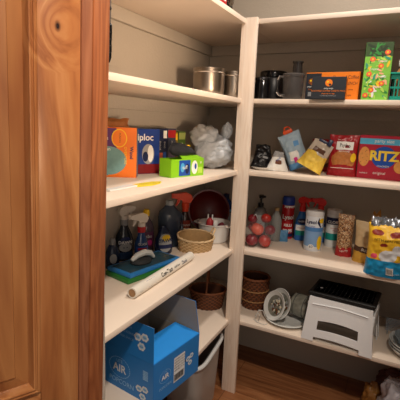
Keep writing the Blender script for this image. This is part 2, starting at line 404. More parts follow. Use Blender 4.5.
# ------------------------------------------------------------------ second shelf
def pot(name, label, x, y, r, h, m, lid=None, handles=0, rz=0, z=ZB, cat='pot'):
    t = thing(name, label, cat, (x, y, z), rz)
    b = MB(); b.lathe([(r*.0, 0), (r*.86, 0), (r*.97, h*.1), (r, h*.3), (r, h*.93), (r*1.03, h*.94), (r*1.03, h), (r*.97, h), (r*.96, h*.3), (r*.8, .006), (0, .006)], m, seg=48); b.build('body', t)
    return t
t = pot('steel_pot', 'brushed steel pot on second shelf, nearer the left wall', -.128, -.095, .069, .118, steel)
b = MB(); b.lathe([(.0711, .098), (.0724, .100), (.0711, .102)], mat('bright steel', '#e6e2dc', .12, 1.), seg=48, cap0=False, cap1=False); b.build('band', t)
t = pot('steel_pot', 'brushed steel pot on second shelf, half behind the other by the post', -.062, .026, .056, .118, steel)
b = MB(); b.lathe([(.0577, .097), (.0589, .099), (.0577, .101)], MATS['bright steel'], seg=48, cap0=False, cap1=False); b.build('band', t)
t = thing('canister', 'tall black lidded canister beside the wooden post', 'canister', (.083, .165, ZB))
b = MB(); b.lathe([(0, 0), (.058, 0), (.06, .004), (.06, .1), (.057, .105), (0, .105)], black, seg=40); b.build('body', t)
b = MB(); b.lathe([(0, .105), (.062, .105), (.063, .109), (.063, .13), (.06, .134), (0, .135)], blackg, seg=40); b.build('lid', t)
t = thing('jar', 'short glossy black jar in front of the tall black canister', 'jar', (.068, .058, ZB))
b = MB(); b.lathe([(0, 0), (.03, 0), (.036, .005), (.037, .07), (.033, .08), (.033, .084), (0, .084)], blackg, seg=40); b.build('body', t)
b = MB(); b.lathe([(0, .084), (.035, .084), (.036, .087), (.036, .094), (.033, .097), (0, .097)], mat('dark chrome', '#5a5a5e', .2, .9), seg=40); b.build('lid', t)
smoke = mat('smoky clear plastic', '#8a8583', .12, var=.05, trans=.75, ior=1.3)
t = thing('food_processor_bowl', 'smoky clear food processor bowl with dark feed tube', 'food processor', (.207, .055, ZB), R(20)); t.scale = (.88, .88, .98)
b = MB(); b.lathe([(0, 0), (.044, 0), (.047, .004), (.052, .1), (.049, .1), (.045, .006), (0, .006)], smoke, seg=40); b.build('bowl', t)
b = MB(); b.lathe([(0, .098), (.054, .098), (.055, .107), (.05, .112), (0, .114)], smoke, seg=40); b.build('lid', t)
b = MB(); b.lathe([(.022, .112), (.021, .158), (.0245, .159), (.0245, .166), (.019, .166), (.019, .113)], mat('smoky dark plastic', '#2a2523', .2, trans=.1), seg=30, sx=1.1, M=T(.018, .012, 0)); b.build('feed_tube', t)
b = MB(); b.tube([(-.045, -.02, .095), (-.07, -.035, .095), (-.078, -.04, .08), (-.078, -.04, .03), (-.066, -.033, .018), (-.043, -.02, .018)], .0055, smoke); b.build('handle', t)
slate = mat('dark slate carton', '#20262e', .5, var=.08)
def coffee_logo(b, S, x, y, s):
    b.ell(S, x, y, s, s, por, h=.0004); b.ell(S, x+s*.35, y-s*.5, s*.35, s*.3, slate, h=.0007); b.ell(S, x-s*.3, y+s*.25, s*.3, s*.3, pyel, h=.0007)
    b.text(S, 'crazy cups', s*.62, x, y-s*1.55, pw)
def d_back(b, F, Rt, Tp):
    b.rect(F, -.110, -.0555, -.045, .0555, slate)
    coffee_logo(b, F, -.085, .022, .014)
    b.text(F, 'Fusion', .009, -.085, -.012, por, h=.001); b.rect(F, -.098, -.04, -.08, -.022, pgrey, h=.0008)
    b.text(F, 'Flavored Coffee', .02, .055, .037, pbrown, sx=.8); b.text(F, 'FRENCH', .017, .078, .012, pbrown, sx=.8)
    b.text(F, 'for single serve', .009, .06, -.012, pbrown); b.text(F, '40 cups', .012, .065, -.035, pbrown)
carton('coffee_box', 'long orange coffee box with black end, behind the smaller black box', 'box', (.366, .12, ZB), R(-2), .222, .07, .118, por, d_back)
def d_front(b, F, Rt, Tp):
    coffee_logo(b, F, 0, .02, .014)
    b.text(F, 'FLAVORED COFFEE VARIETY PACK', .0085, 0, -.012, por); b.text(F, 'single serve cups', .0075, 0, -.022, por); b.text(F, 'COMPATIBLE BREWERS', .006, 0, -.031, pgrey)
    b.rect(Rt, -.035, -.041, .035, .041, por)
carton('coffee_box', 'black coffee box with orange logo in front of the long orange one', 'box', (.369, .015, ZB), R(4), .132, .075, .087, slate, d_front)
gdark = mat('leafy green print', '#2f5a20', .4, var=.3, scale=25)
def d_green(b, F, Rt, Tp):
    rnd = random.Random(4); b.rect(F, -.048, -.108, .048, .108, mat('lime print', '#7cc242', .4, var=.3, scale=40), h=.0002); b.rect(F, -.048, .055, .048, .108, mat('painted shade foliage', '#2c4a1c', .4, var=.4, scale=50), h=.0003)  # darker top third paints in the shadow of the shelf above
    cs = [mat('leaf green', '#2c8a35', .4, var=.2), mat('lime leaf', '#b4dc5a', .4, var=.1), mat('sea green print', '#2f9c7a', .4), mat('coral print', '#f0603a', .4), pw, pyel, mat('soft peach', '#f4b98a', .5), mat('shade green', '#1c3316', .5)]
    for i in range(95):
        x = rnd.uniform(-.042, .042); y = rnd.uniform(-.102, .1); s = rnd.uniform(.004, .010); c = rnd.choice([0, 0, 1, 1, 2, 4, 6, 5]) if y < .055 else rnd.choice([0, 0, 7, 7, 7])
        a = rnd.uniform(0, PI); ca, sa = math.cos(a), math.sin(a)
        pts = [(x+ca*s*1.4*math.cos(t)-sa*s*.5*math.sin(t), y+sa*s*1.4*math.cos(t)+ca*s*.5*math.sin(t)) for t in [2*PI*q/10 for q in range(10)]]
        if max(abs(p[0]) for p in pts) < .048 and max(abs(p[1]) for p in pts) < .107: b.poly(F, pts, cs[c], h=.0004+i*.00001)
    for x, y in ((-.02, .045), (.012, .02), (-.028, -.01), (.02, -.045), (-.015, -.07), (.03, .07), (-.034, -.09)):
        b.ell(F, x, y, .010, .009, cs[3], h=.0016); b.ell(F, x, y, .004, .004, pyel, h=.0018)
    for x, y in ((.015, .038), (-.012, .008), (.018, -.02), (.005, -.058)): b.text(F, 'Tropical', .012, x, y, pw, h=.0022, sx=.8)
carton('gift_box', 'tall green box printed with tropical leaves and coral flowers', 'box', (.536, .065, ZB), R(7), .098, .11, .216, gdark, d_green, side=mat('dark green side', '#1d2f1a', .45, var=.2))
teal = mat('teal plastic', '#13907c', .35, var=.05)
t = thing('storage_basket', 'teal slotted plastic basket at right end of second shelf', 'basket', (.684, .095, ZB))
b = MB(); W, D, Hh = .088, .07, .102
# slotted walls: vertical ribs between rim and base bands
def ribbed(b, p, q, n):
    p = Vector(p); q = Vector(q)
    for i in range(n+1):
        c = p.lerp(q, i/n); b.box((c.x*.97, c.y*.97, Hh*.5), (.005, .005, Hh-.01), teal)
    for z, hh in ((.008, .016), (.048, .008), (Hh-.012, .02)):
        c = (p+q)/2; d = q-p; k = .96+.04*z/Hh
        b.box((c.x*k, c.y*k, z), (abs(d.x)+.004, abs(d.y)+.004, hh), teal, bevel=.001, seg=1)
ribbed(b, (-W, -D, 0), (W, -D, 0), 14); ribbed(b, (-W, D, 0), (W, D, 0), 14); ribbed(b, (-W, -D, 0), (-W, D, 0), 11); ribbed(b, (W, -D, 0), (W, D, 0), 11)
b.box((0, 0, .002), (2*W, 2*D, .004), teal); b.build('body', t)
b = MB()
for a in ((0, -D-.003, 2*W+.014, .010), (0, D+.003, 2*W+.014, .010)): b.box((a[0], a[1], Hh-.001), (a[2], a[3], .008), teal, bevel=.002)
for s in (-1, 1): b.box((s*(W+.003), 0, Hh-.001), (.010, 2*D+.014, .008), teal, bevel=.002)
b.build('rim', t)
t = thing('bottle', 'small amber bottle with white cap standing in the teal basket', 'bottle', (.632, .060, ZB+.006))
b = MB(); b.lathe([(0, 0), (.024, 0), (.026, .003), (.026, .10), (.013, .118), (.013, .125), (0, .125)], mat('amber glass', '#b07a48', .2, var=.1), seg=28); b.build('body', t)
b = MB(); b.lathe([(0, .125), (.017, .125), (.018, .145), (.013, .158), (0, .16)], white, seg=24); b.build('cap', t)
# ------------------------------------------------------------------ third shelf, left
orange_m = mat('orange carton', '#e8761a', .42, var=.12, scale=12)
def d_diaper(b, F, Rt, Tp):
    # coordinates: the visible right part of the front
    w = .20; h = .182
    b.rect(F, -.099, .005, .030, .088, ppurp)
    b.ell(F, -.0, -.03, .066, .052, mat('print pale teal', '#6f9a9c', .5, var=.2, scale=60), h=.0006, seg=32)
    b.rect(F, -.099, -.085, -.0, -.03, MATS['print pale teal'], h=.0005)
    b.ell(F, .040, .052, .028, .033, pyel, h=.001); b.ell(F, .040, .052, .025, .030, por, h=.0012)
    b.text(F, 'FUSION', .010, .042, .054, pbrown, h=.0016, rot=-PI/2)
    b.text(F, 'Ultra', .022, -.022, .052, pw, h=.0012); b.text(F, 'clean', .018, -.01, .012, pw, h=.0012)
    b.text(F, 'OVERTURE', .013, .062, -.01, pyel, rot=-PI/2); b.text(F, 'Wood', .017, .084, .0, pnavy, rot=-PI/2, bold=.0006)
carton('detergent_box', 'large orange and purple box at left end of third shelf', 'box', (-.302, -.556, ZC), R(31), .205, .06, .182, orange_m, d_diaper, side=mat('blue grey side', '#6d7f9c', .5, var=.1))
b, S = pouch(.15, .03, .03, mat('brown paper sack', '#8a5526', .7, var=.2, bump=.3, bscale=90), seed=4)
tag(b.build('paper_sack', None, (-.31, -.55, .1835), R(33)), 'crumpled brown paper sack lying on the orange box', 'bag')
def d_ziploc(b, F, Rt, Tp):
    b.rect(F, -.062, -.088, .062, -.05, pdred); b.text(F, 'Ziploc', .036, -.012, .055, pw, bold=.0008)
    b.ell(F, .012, -.01, .027, .04, pgrey, h=.0006); b.ell(F, .022, -.008, .013, .034, pw, h=.0009); b.ell(F, .0, -.02, .012, .02, pnavy, h=.0010)
carton('freezer_bag_box', 'navy blue zipper bag box with white lettering beside the orange box', 'box', (-.262, -.40, ZC), R(60), .125, .05, .178, mat('deep blue carton', '#1b3c8c', .4, var=.1), d_ziploc)
def book(label, x, y, rz, w, d, h, m, band, txt=None, tc=pw):
    def dd(b, F, Rt, Tp):
        b.rect(F, -w/2+.002, h*.28, w/2-.002, h*.46, band)
        b.rect(F, -w/2+.004, -h*.4, w/2-.004, -h*.05, tc)
        if txt: b.text(F, txt, min(.012, w*.6), 0, h*.12, pw, rot=-PI/2)
    carton('slim_carton', label, 'box', (x-.012, y, ZC), rz, w, d, h, m, dd)
book('slim dark carton with salmon stripe next to the navy zipper bag box', -.262, -.295, R(72), .038, .07, .176, mat('dark slate blue', '#2b3350', .45), pnavy, 'SNACK', mat('salmon print', '#b2563c', .5))
book('slim navy carton with white top band, second to the right of zipper bag box', -.27, -.250, R(75), .03, .07, .178, pnavy, pw, 'BAGS', pblue)
book('bright red-topped carton between the navy and the dark cartons', -.265, -.198, R(76), .05, .07, .180, mat('dusky blue carton', '#3b4258', .45), pred, 'WRAP', mat('dim violet print', '#5b4c60', .5))
book('slim mustard carton behind the green open box', -.272, -.150, R(78), .022, .07, .165, mat('mustard carton', '#8c7430', .5), pyel, None, pbrown)
book('olive green carton nearest the plastic bag', -.268, -.105, R(80), .05, .07, .168, mat('olive carton', '#4e6a30', .5), mat('pale olive print', '#9fae62', .5), 'FOIL', mat('dark olive', '#33421e', .5))
# open green box
lime = mat('lime green carton', '#86c81e', .42, var=.08)
t = thing('tissue_box', 'lime green open box at the edge of third shelf', 'box', (-.1055, -.3520, ZC), R(73))
b = MB(); w, d, h = .176, .066, .07
for c, s in (((0, -d/2, h/2), (w, .002, h)), ((0, d/2, h/2), (w, .002, h)), ((-w/2, 0, h/2), (.002, d, h)), ((w/2, 0, h/2), (.002, d, h)), ((0, 0, .001), (w, d, .002))): b.box(c, s, lime)
F = plane_surf(front(-d/2-.001, 0, h/2))
b.rect(F, -.048, -.03, .012, .03, pblue); b.ell(F, -.03, .002, .011, .018, psky, h=.0008); b.ell(F, -.005, -.004, .011, .02, pnavy, h=.0008); b.text(F, 'tuff', .02, -.018, .002, pw, h=.0012)
b.ell(F, .036, -.0, .017, .027, pw, h=.0006); b.ell(F, .041, .004, .006, .012, pblue, h=.001); b.text(F, '30', .012, .07, .018, pw, h=.0008)
b.rect(F, .055, -.025, .08, .0, mat('pale lime print', '#b8e05a', .5), h=.0006); b.build('tray', t)
b = MB(); b.faces([(-.03, -d/2, h), (w/2, -d/2, h), (w/2-.01, -d/2+.03, h+.01), (-.02, -d/2+.03, h+.012)], [(0, 1, 2, 3)], lime); o = b.build('flap', t)
b = MB(); crumple(b, .066, .026, .026, mat('charcoal cloth', '#26282d', .9, var=.2, bump=.4), 3.3, amp=.12, shape=lambda x, y, z: (x, y, z*(1-.35*x/.08)))
tag(b.build('cloth_pouch', None, (-.112, -.345, .0738), (0, 0, R(72))), 'charcoal cloth pouch resting on the lime green box', 'pouch')
b = MB(); b.box((0, 0, .004), (.03, .014, .008), pyel, bevel=.003); tag(b.build('sponge', None, (-.115, -.30, .112), R(75)), 'small yellow sponge tip beside the charcoal pouch', 'sponge')
# grey plastic bag
bagm = mat('white grocery plastic', '#a3a7ab', .3, var=.2, scale=20, bump=.5, bscale=30, spec=.6)
t = thing('grocery_bag', 'crumpled whitish plastic grocery bag beside the wooden post', 'bag', (-.135, -.002, ZC), R(45)); t.scale = (1.08, 1.08, 1.06)
b = MB(); crumple(b, .090, .078, .072, bagm, 1.7, amp=.24, nu=90, nv=60); crumple(b, .062, .055, .05, bagm, 7.1, amp=.24, nu=70, nv=46, M=T(-.045, .0, .09), flat=False); b.build('body', t, sharp=180)
b = MB(); crumple(b, .022, .03, .042, bagm, 4.4, amp=.35, nu=40, nv=26, M=T(.05, 0, .12) @ RY(R(10)), flat=False); b.build('knot', t, sharp=180)
# yellow and white knife
t = thing('serving_knife', 'flat yellow and white plastic knife lying on the third shelf', 'knife', (-.085, -.69, ZC), R(82))
b = MB(); b.prism([(-.01, -.018), (.05, -.028), (.10, -.018), (.13, .002), (.10, .020), (.0, .020)], .001, .004, mat('bright yellow plastic', '#f4dc1c', .35)); b.build('blade', t)
b = MB(); b.prism([(-.13, -.022), (-.09, -.024), (-.03, -.014), (-.008, -.016), (-.002, .018), (-.04, .016), (-.09, .002), (-.13, .0)], .001, .006, white); b.build('handle', t)
# ------------------------------------------------------------------ third shelf, right
t = thing('plate', 'small white plate under the black packet by the post', 'plate', (.078, .125, ZC))
b = MB(); b.lathe([(0, 0), (.04, 0), (.058, .012), (.06, .014), (.057, .014), (.04, .003), (0, .003)], white, seg=40); b.build('dish', t)
bkm = mat('black foil packet', '#101014', .3, var=.2, bump=.3, bscale=40)
b, S = pouch(.09, .105, .045, bkm, seed=11, wr=.006, sag=.5)
b.text(S, 'Cafe', .026, .0, .055, pgrey, rot=.5); b.ell(S, .012, .04, .012, .008, pgrey); b.text(S, 'dark', .013, -.005, .025, pgrey, rot=.4)
tag(b.build('foil_packet', None, (.070, .125, .0145), (R(-12), 0, R(20))), 'black foil packet with grey lettering leaning beside the post', 'packet')
b, S = pouch(.07, .075, .035, mat('brown wrapper', '#5d3a24', .5, var=.35, scale=50), seed=21)
tag(b.build('snack_packet', None, (.135, .24, ZC), R(25)), 'brown snack packet half hidden behind the black packet', 'packet')
def wb(u, v): return pbrown if (.3 < u < .7 and .35 < v < .55) else (pw if v < .7 else pgrey)
b, S = pouch(.075, .09, .04, mat('white paper wrapper', '#c9ccd2', .6, var=.12), wb, seed=23, sag=.9, wr=.004)
b.text(S, 'nuts', .016, 0, .055, pblue, rot=.7)
tag(b.build('snack_packet', None, (.148, .115, ZC+.002), (R(0), R(2), R(20))), 'small white and brown packet between black packet and blue flour bag', 'packet')
bl = mat('pale blue paper bag', '#9db4c4', .6, var=.14, scale=18, bump=.3, bscale=40); bl2 = mat('blue paper print', '#5b94c8', .6, var=.1)
def fb(u, v): return bl2 if (v < .16 or (.55 < u < .8 and .6 < v < .75)) else (pw if .25 < v < .5 and .15 < u < .6 else bl)
t = thing('flour_bag', 'pale blue flour bag leaning left with an orange clip', 'bag', (.240, .185, ZC+.0215), 0, rot=(R(0), R(-24), R(18)))
b, S = pouch(.105, .17, .07, bl, fb, seed=31, wr=.005)
b.poly(S, [(-.018, .03), (.045, .032), (.045, .058), (-.016, .056)], ppink, h=.004); b.text(S, 'C&H', .018, .014, .044, pw, h=.005); b.build('bag_body', t)
b = MB(); b.box((0, 0, .178), (.045, .012, .018), mat('orange plastic', '#d8501c', .4), bevel=.004); b.tube([(-.015, 0, .185), (-.008, 0, .2), (.01, 0, .2), (.016, 0, .187)], .004, MATS['orange plastic']); tag(b.build('clip', t), 'orange plastic clip')
chip = mat('yellow corn chips', '#eec24a', .55, var=.35, scale=70, bump=.8, bscale=90); clr = mat('clear chip bag film', '#b9aea0', .2, var=.15)
t = thing('chip_bag', 'half-full clear bag of yellow chips tilted right with a blue clip', 'bag', (.298, .085, ZC+.0275), 0, rot=(R(-8), R(27), R(8)))
def cb(u, v): return chip if v < .55+.06*math.sin(u*7) else (mat('dark label film', '#5a3b2c', .3) if .62 < v < .74 and .2 < u < .8 else clr)
b, S = pouch(.105, .135, .06, clr, cb, seed=41, wr=.006, sag=.3); b.build('bag_body', t)
b = MB(); b.box((.0, 0, .135), (.055, .012, .014), mat('navy plastic', '#1b2548', .35), bevel=.003); b.box((.022, -.004, .142), (.02, .02, .03), MATS['navy plastic'], bevel=.003); tag(b.build('clip', t), 'navy plastic clip')
def d_rbox(b, F, Rt, Tp):
    b.rect(F, -.05, -.055, .05, .015, pbrown); b.ell(F, 0, -.015, .04, .025, ptan, h=.0007); b.rect(F, -.04, .03, .03, .045, pw, h=.0005)
carton('rice_box', 'red box half hidden behind the tilted chip bag', 'box', (.325, .30, ZC), R(0), .11, .05, .155, pred, d_rbox)
redb = mat('red glossy pouch', '#a01620', .3, var=.12, bump=.15, bscale=30)
crumb = mat('golden crumbs', '#b8743a', .6, var=.4, scale=110)
def pf(u, v):
    dx, dy = (u-.52)/.42, (v-.40)/.23
    return crumb if dx*dx+dy*dy < 1 and v > .24+.05*math.sin(u*PI) else (pw if .2 < v < .215 and .1 < u < .9 else redb)
t = thing('breadcrumb_pouch', 'red breadcrumb pouch with white name panel left of the cracker box', 'pouch', (.432, .155, ZC), R(4))
b, S = pouch(.128, .182, .05, redb, pf, seed=51, wr=.003, nu=60, nv=80, botflat=.7)
b.rect(S, -.032, .118, .044, .152, pw, h=.001, n=6); b.text(S, 'Panko', .021, .006, .136, pk, h=.002, sx=.95); b.text(S, "Ian's", .011, -.018, .160, pw, h=.002); b.text(S, 'BREADCRUMBS', .007, .006, .111, pw, h=.002)
b.ell(S, .048, .085, .012, .02, pyel, h=.0015); b.build('bag_body', t)
ritzr = mat('crimson carton', '#b02038', .4, var=.06)
def d_ritz(b, F, Rt, Tp):
    w, h = .206, .186
    crk = mat('cracker print', '#dc9a50', .55, var=.25, scale=90)
    b.rect(F, -w/2+.001, .055, w/2-.001, .080, mat('cyan print', '#58b4dc', .4)); b.text(F, 'party size', .02, -.005, .070, pw, h=.001); b.ell(F, .075, .06, .02, .02, pw, h=.0012); b.text(F, '7', .026, .075, .06, ritzr, h=.0018)
    b.ell(F, -.079, .002, .0225, .042, crk, h=.0008); b.ell(F, .083, -.003, .018, .04, crk, h=.0008); b.ell(F, .068, -.035, .026, .026, crk, h=.001)
    for i in range(7): b.ell(F, -.079+.012*math.cos(i), .002+.026*math.sin(i*1.7), .0015, .0015, pbrown, h=.0014)
    b.ell(F, -.0, .002, .048, .046, mat('logo blue', '#1d4fae', .4), h=.001, seg=36)
    b.text(F, 'RITZ', .056, 0, .006, mat('logo yellow', '#f6d544', .4), h=.0022, sx=.98, bold=.0022); b.text(F, 'CRACKERS', .01, 0, -.036, pw, h=.0022)
    b.text(F, 'original', .017, -.012, -.066, pw, h=.001); b.text(F, 'NABISCO', .008, -.075, -.07, pw, h=.001)
carton('cracker_box', 'crimson party size cracker box at right end of third shelf', 'box', (.602, .170, ZC), R(-4), .206, .06, .186, ritzr, d_ritz)
# ------------------------------------------------------------------ fourth shelf, left
def spray_head(b, m, z, s=1., rz=0, x=0, y=0):
    M = T(x, y, z) @ RZ(rz) @ Matrix.Diagonal((s, s, s, 1))
    b.lathe([(.016, 0), (.016, .018), (.011, .022), (0, .022)], m, M=M, seg=20)
    b.prism([(-.02, .02), (-.008, .02), (.012, .018), (.016, .03), (.045, .036), (.05, .042), (.048, .054), (.0, .062), (-.022, .052), (-.028, .036)], -.010, .010, m, M=M @ RX(PI/2))
    b.prism([(.022, .036), (.032, .034), (.042, .008), (.036, .006), (.026, .022)], -.005, .005, m, M=M @ RX(PI/2))
    b.box((.052, 0, .047), (.008, .014, .014), m, M=M, bevel=.002)
def spray(name, label, loc, rz, r, h, body, neckm, headm, deco=None, sy=.7, hs=1., cat='spray bottle', hz=0):
    t = thing(name, label, cat, loc, rz)
    b = MB(); hn = h
    b.lathe([(0, 0), (r*.9, 0), (r, .006), (r, hn*.5), (r*.86, hn*.66), (r*.55, hn*.82), (.014, hn*.94), (.013, hn), (0, hn)], body, seg=36, sy=sy)
    if deco: deco(b, cyl_surf(r, 0, sy=sy))
    b.build('body', t)
    b = MB(); b.lathe([(.015, h-.012), (.017, h-.01), (.017, h+.012), (.014, h+.014)], neckm, seg=24); b.build('collar', t)
    b = MB(); spray_head(b, headm, h+.010, hs, hz); b.build('trigger_head', t)
    return t
dkcl = mat('dark clear plastic', '#2a3038', .15, var=.1, trans=.3)
def d_dawn(b, S):
    b.ell(S, 0, .075, .030, .032, pnavy, h=.0006); b.ell(S, 0, .06, .028, .018, pgrey, h=.001); b.text(S, 'DAWN', .019, 0, .082, pw, h=.0015, bold=.0005)
    b.rect(S, -.035, .01, .035, .04, mat('label blue', '#16345c', .4), n=8)
spray('spray_bottle', 'clear dish spray bottle with navy oval label and white trigger, nearest the door', (-.345, -.41, ZD), R(50), .040, .165, dkcl, mat('grey cap', '#7a7c80', .4), mat('pale grey plastic', '#b8b4ae', .4), d_dawn, hz=R(20))
def d_win(b, S):
    b.rect(S, -.03, .03, .03, .075, pblue, n=8); b.rect(S, -.02, .06, .02, .07, pred, n=6, h=.001); b.text(S, 'GLASS', .014, 0, .085, pw); b.text(S, 'cleaner', .010, 0, .045, pw, h=.001)
spray('spray_bottle', 'blue glass cleaner bottle with red collar and white trigger', (-.262, -.402, ZD), R(50), .030, .145, mat('blue liquid bottle', '#24467c', .15, var=.1, trans=.2), pred, mat('bone plastic', '#cfc8be', .4), d_win, hs=1.0, hz=R(190))
t = thing('dish_soap_bottle', 'dark navy soap bottle at far left beneath the third shelf', 'bottle', (-.318, -.52, ZD), R(50))
b = MB(); b.lathe([(0, 0), (.026, 0), (.028, .004), (.027, .07), (.02, .09), (.012, .1), (0, .1)], mat('navy bottle', '#1a2740', .25), seg=28, sy=.7); b.ell(cyl_surf(.028, sy=.7), 0, .045, .014, .02, pgrey, h=.001); b.build('body', t)
b = MB(); b.lathe([(0, .1), (.012, .1), (.013, .115), (.009, .125), (0, .125)], MATS['grey cap'], seg=20); b.build('cap', t)
t = thing('cleaner_bottle', 'purple labelled bottle with yellow cap behind the spray bottles', 'bottle', (-.325, -.275, ZD), R(50))
b = MB(); b.lathe([(0, 0), (.034, 0), (.036, .004), (.036, .11), (.028, .14), (.014, .16), (.013, .17), (0, .17)], mat('violet grey bottle', '#4b3d4a', .2), seg=32, sy=.75)
S = cyl_surf(.036, sy=.75); b.rect(S, -.032, .03, .032, .1, mat('plum label', '#5b2448', .45), n=8); b.text(S, 'Fabu', .022, 0, .08, pw, h=.001); b.ell(S, .01, .05, .013, .013, ppink, h=.001); b.build('body', t)
b = MB(); b.lathe([(0, .17), (.014, .17), (.015, .19), (.01, .2), (0, .2)], pyel, seg=20); tag(b.build('cap', t), 'yellow cap')
t = thing('dish_soap_bottle', 'dark dish soap bottle with rounded white and yellow label', 'bottle', (-.248, -.248, ZD), R(55))
b = MB(); b.lathe([(0, 0), (.036, 0), (.041, .006), (.044, .035), (.041, .07), (.026, .105), (.014, .122), (.012, .13), (0, .13)], mat('deep blue soap', '#131f3c', .15), seg=36, sy=.6)
S = lambda x, y, h=0: cyl_surf(.043*(1-.35*max(0, (y-.06)/.05)**1.6 if y > .06 else .043)*1, 0, sy=.62)(x, y, h) if False else cyl_surf(.0445-.010*max(0, (y-.05)/.04), 0, sy=.61)(x, y, h)
b.ell(S, 0, .055, .034, .042, pgrey, h=.001); b.ell(S, .004, .078, .02, .014, pyel, h=.0014); b.rect(S, -.034, .03, .034, .048, pnavy, h=.0016, n=10); b.text(S, 'DAWN', .022, 0, .066, pnavy, h=.002, bold=.0006); b.build('body', t)
t = thing('detergent_jug', 'large dark blue-grey detergent jug behind the dish soap', 'jug', (-.292, -.130, ZD), R(50))
b = MB(); b.lathe([(0, 0), (.052, 0), (.056, .006), (.056, .15), (.05, .17), (.028, .19), (.02, .2), (0, .2)], mat('blue grey translucent jug', '#3c4858', .25, var=.12), seg=36, sy=.75)
b.rect(cyl_surf(.056, 0, sy=.75), -.035, .04, .035, .13, mat('dark jug label', '#28344a', .45), n=8); b.build('body', t)
b = MB(); b.tube([(.048, 0, .06), (.066, 0, .08), (.066, 0, .14), (.05, 0, .16)], .008, MATS['blue grey translucent jug']); b.build('handle', t)
b = MB(); b.lathe([(0, .2), (.019, .2), (.020, .216), (.016, .222), (0, .222)], mat('mist grey cap', '#8f979c', .4), seg=24); b.build('cap', t)
# flat cloth packs
def pack(label, z, w, d, h, m, m2, loc, rz):
    b = MB(); b.box((0, 0, h/2), (w, d, h), m, bevel=.004)
    b.rect(plane_surf(top(h)), -w/2+.012, -d/2+.012, w/2-.012, d/2-.012, m2, h=.0004)
    tag(b.build('cloth_pack', None, (loc[0], loc[1], z), rz), label, 'pack')
pack('green and navy flat pack lying under the blue one', ZD, .285, .135, .020, mat('green pack film', '#2e7a34', .35, var=.15), pnavy, (-.196, -.47), R(77))
pack('blue flat pack with dark window on top of the green one', ZD+.0205, .28, .13, .016, mat('bright blue pack film', '#2a7ac0', .3, var=.1), mat('dim teal window', '#2b4a58', .25, var=.3, scale=20), (-.197, -.465), R(79))
t = thing('scrub_brush', 'grey-white curved scrub brush lying on the blue pack', 'brush', (-.20, -.49, ZD+.0375), R(70))
b = MB(); b.lathe([(0, 0), (.03, 0), (.034, .006), (.03, .018), (0, .022)], mat('charcoal bristles', '#2a2c2e', .8, bump=.6), seg=28, sx=1.35); b.build('bristles', t)
b = MB(); b.tube([(-.045, 0, .018), (-.02, 0, .034), (.015, 0, .04), (.045, 0, .032), (.062, 0, .012)], .009, mat('ash white plastic', '#b9bab6', .35), rads=[.008, .012, .013, .011, .006]); b.build('handle', t)
# paper roll
p0 = Vector((-.083, -.708, ZD+.0195)); p1 = Vector((-.101, -.262, ZD+.0195)); L_ = (p1-p0).length
t = thing('paper_roll', 'long white wrapped paper roll with blue print along the shelf edge', 'roll', p0, 0)
a = math.atan2(p1.y-p0.y, p1.x-p0.x)
b = MB(); M = RZ(a) @ RY(PI/2); b.lathe([(.014, 0), (.0185, .0), (.0188, .004), (.0188, L_), (.014, L_)], mat('white roll wrap', '#e6e0d4', .4, var=.04), M=M, seg=36, cap0=False, cap1=False)
def rs(x, y, h=0):   # x along the roll, y around
    q = y/.0188; rr = .0188+h
    return RZ(a) @ Vector((x, -rr*math.cos(q), rr*math.sin(q)))
b.rect(rs, .075, -.004, .088, .020, pblue, n=1); b.poly(rs, [(.092, .02), (.11, .02), (.10, -.004), (.092, -.004)], pnavy); b.poly(rs, [(.115, .02), (.13, .02), (.128, -.004), (.12, .0)], psky)
b.text(rs, 'Con-Tact', .022, .21, .008, pk, bold=.0005); b.text(rs, 'shelf liner', .012, .29, .008, pk); b.text(rs, 'Duck', .02, .355, .006, pnavy, bold=.0004); b.text(rs, '12 in', .01, .03, -.002, pgrey)
b.build('wrapper', t)
b = MB(); b.lathe([(.0, .004), (.010, .004), (.010, .001), (.014, .001), (.0155, .003), (.0186, .003)], mat('brown cardboard core', '#a8835e', .7), M=M, seg=28, cap0=False); b.build('core', t)
# small wicker basket, pot and things behind
wk1 = mat('straw wicker', '#d6b98e', .7, var=.25, scale=90); wk2 = mat('straw wicker dark', '#ac8a5c', .75, var=.25, scale=90)
t = thing('wicker_basket', 'small pale oval wicker basket on the fourth shelf', 'basket', (-.150, -.120, ZD), R(50)); t.scale = (1.08, 1.08, 1.12)
b = MB(); tl = lambda a: .22*math.cos(a-PI*.6)
woven(b, .072, .05, .06, .14, 8, 18, wk1, wk2, amp=.002, tilt=tl); b.build('body', t)
b = MB(); rim_rope(b, .083, .058, .0605, .0042, wk1, tilt=tl); b.build('rim', t)
b = MB(); b.tube([(.075, -.012, .060), (.088, -.008, .085), (.088, .012, .086), (.076, .018, .062)], .004, wk1); b.build('handle', t)
t = thing('saucepan', 'white enamel pan holding small items, behind the pale wicker basket', 'pan', (-.143, .065, ZD)); t.scale = (.98, .98, 1.08)
enm = mat('white enamel', '#d8d6d2', .22, var=.03)
b = MB(); b.lathe([(0, 0), (.064, 0), (.073, .008), (.079, .05), (.082, .085), (.088, .088), (.088, .092), (.08, .091), (.075, .04), (.065, .008), (0, .006)], enm, seg=48); b.build('body', t)
b = MB()
for s in (1, -1): b = MB(); b.tube([(s*.08, -.03, .082), (s*.104, -.022, .084), (s*.104, .022, .084), (s*.08, .03, .082)], .0045, enm); b.build('handle', t)
t = thing('squeeze_bottle', 'small red bottle with twin white tips standing in the enamel pan', 'bottle', (-.165, .062, ZD+.009))
b = MB(); b.lathe([(0, 0), (.018, 0), (.021, .03), (.019, .09), (.012, .105), (0, .11)], mat('coral red plastic', '#b8343a', .4), seg=24); b.build('body', t)
b = MB(); b.lathe([(.004, .1), (.0035, .125), (0, .128)], pw, M=T(-.012, 0, 0), seg=12); b.lathe([(.004, .1), (.0035, .125), (0, .128)], pw, M=T(.012, 0, 0), seg=12); b.build('tips', t)
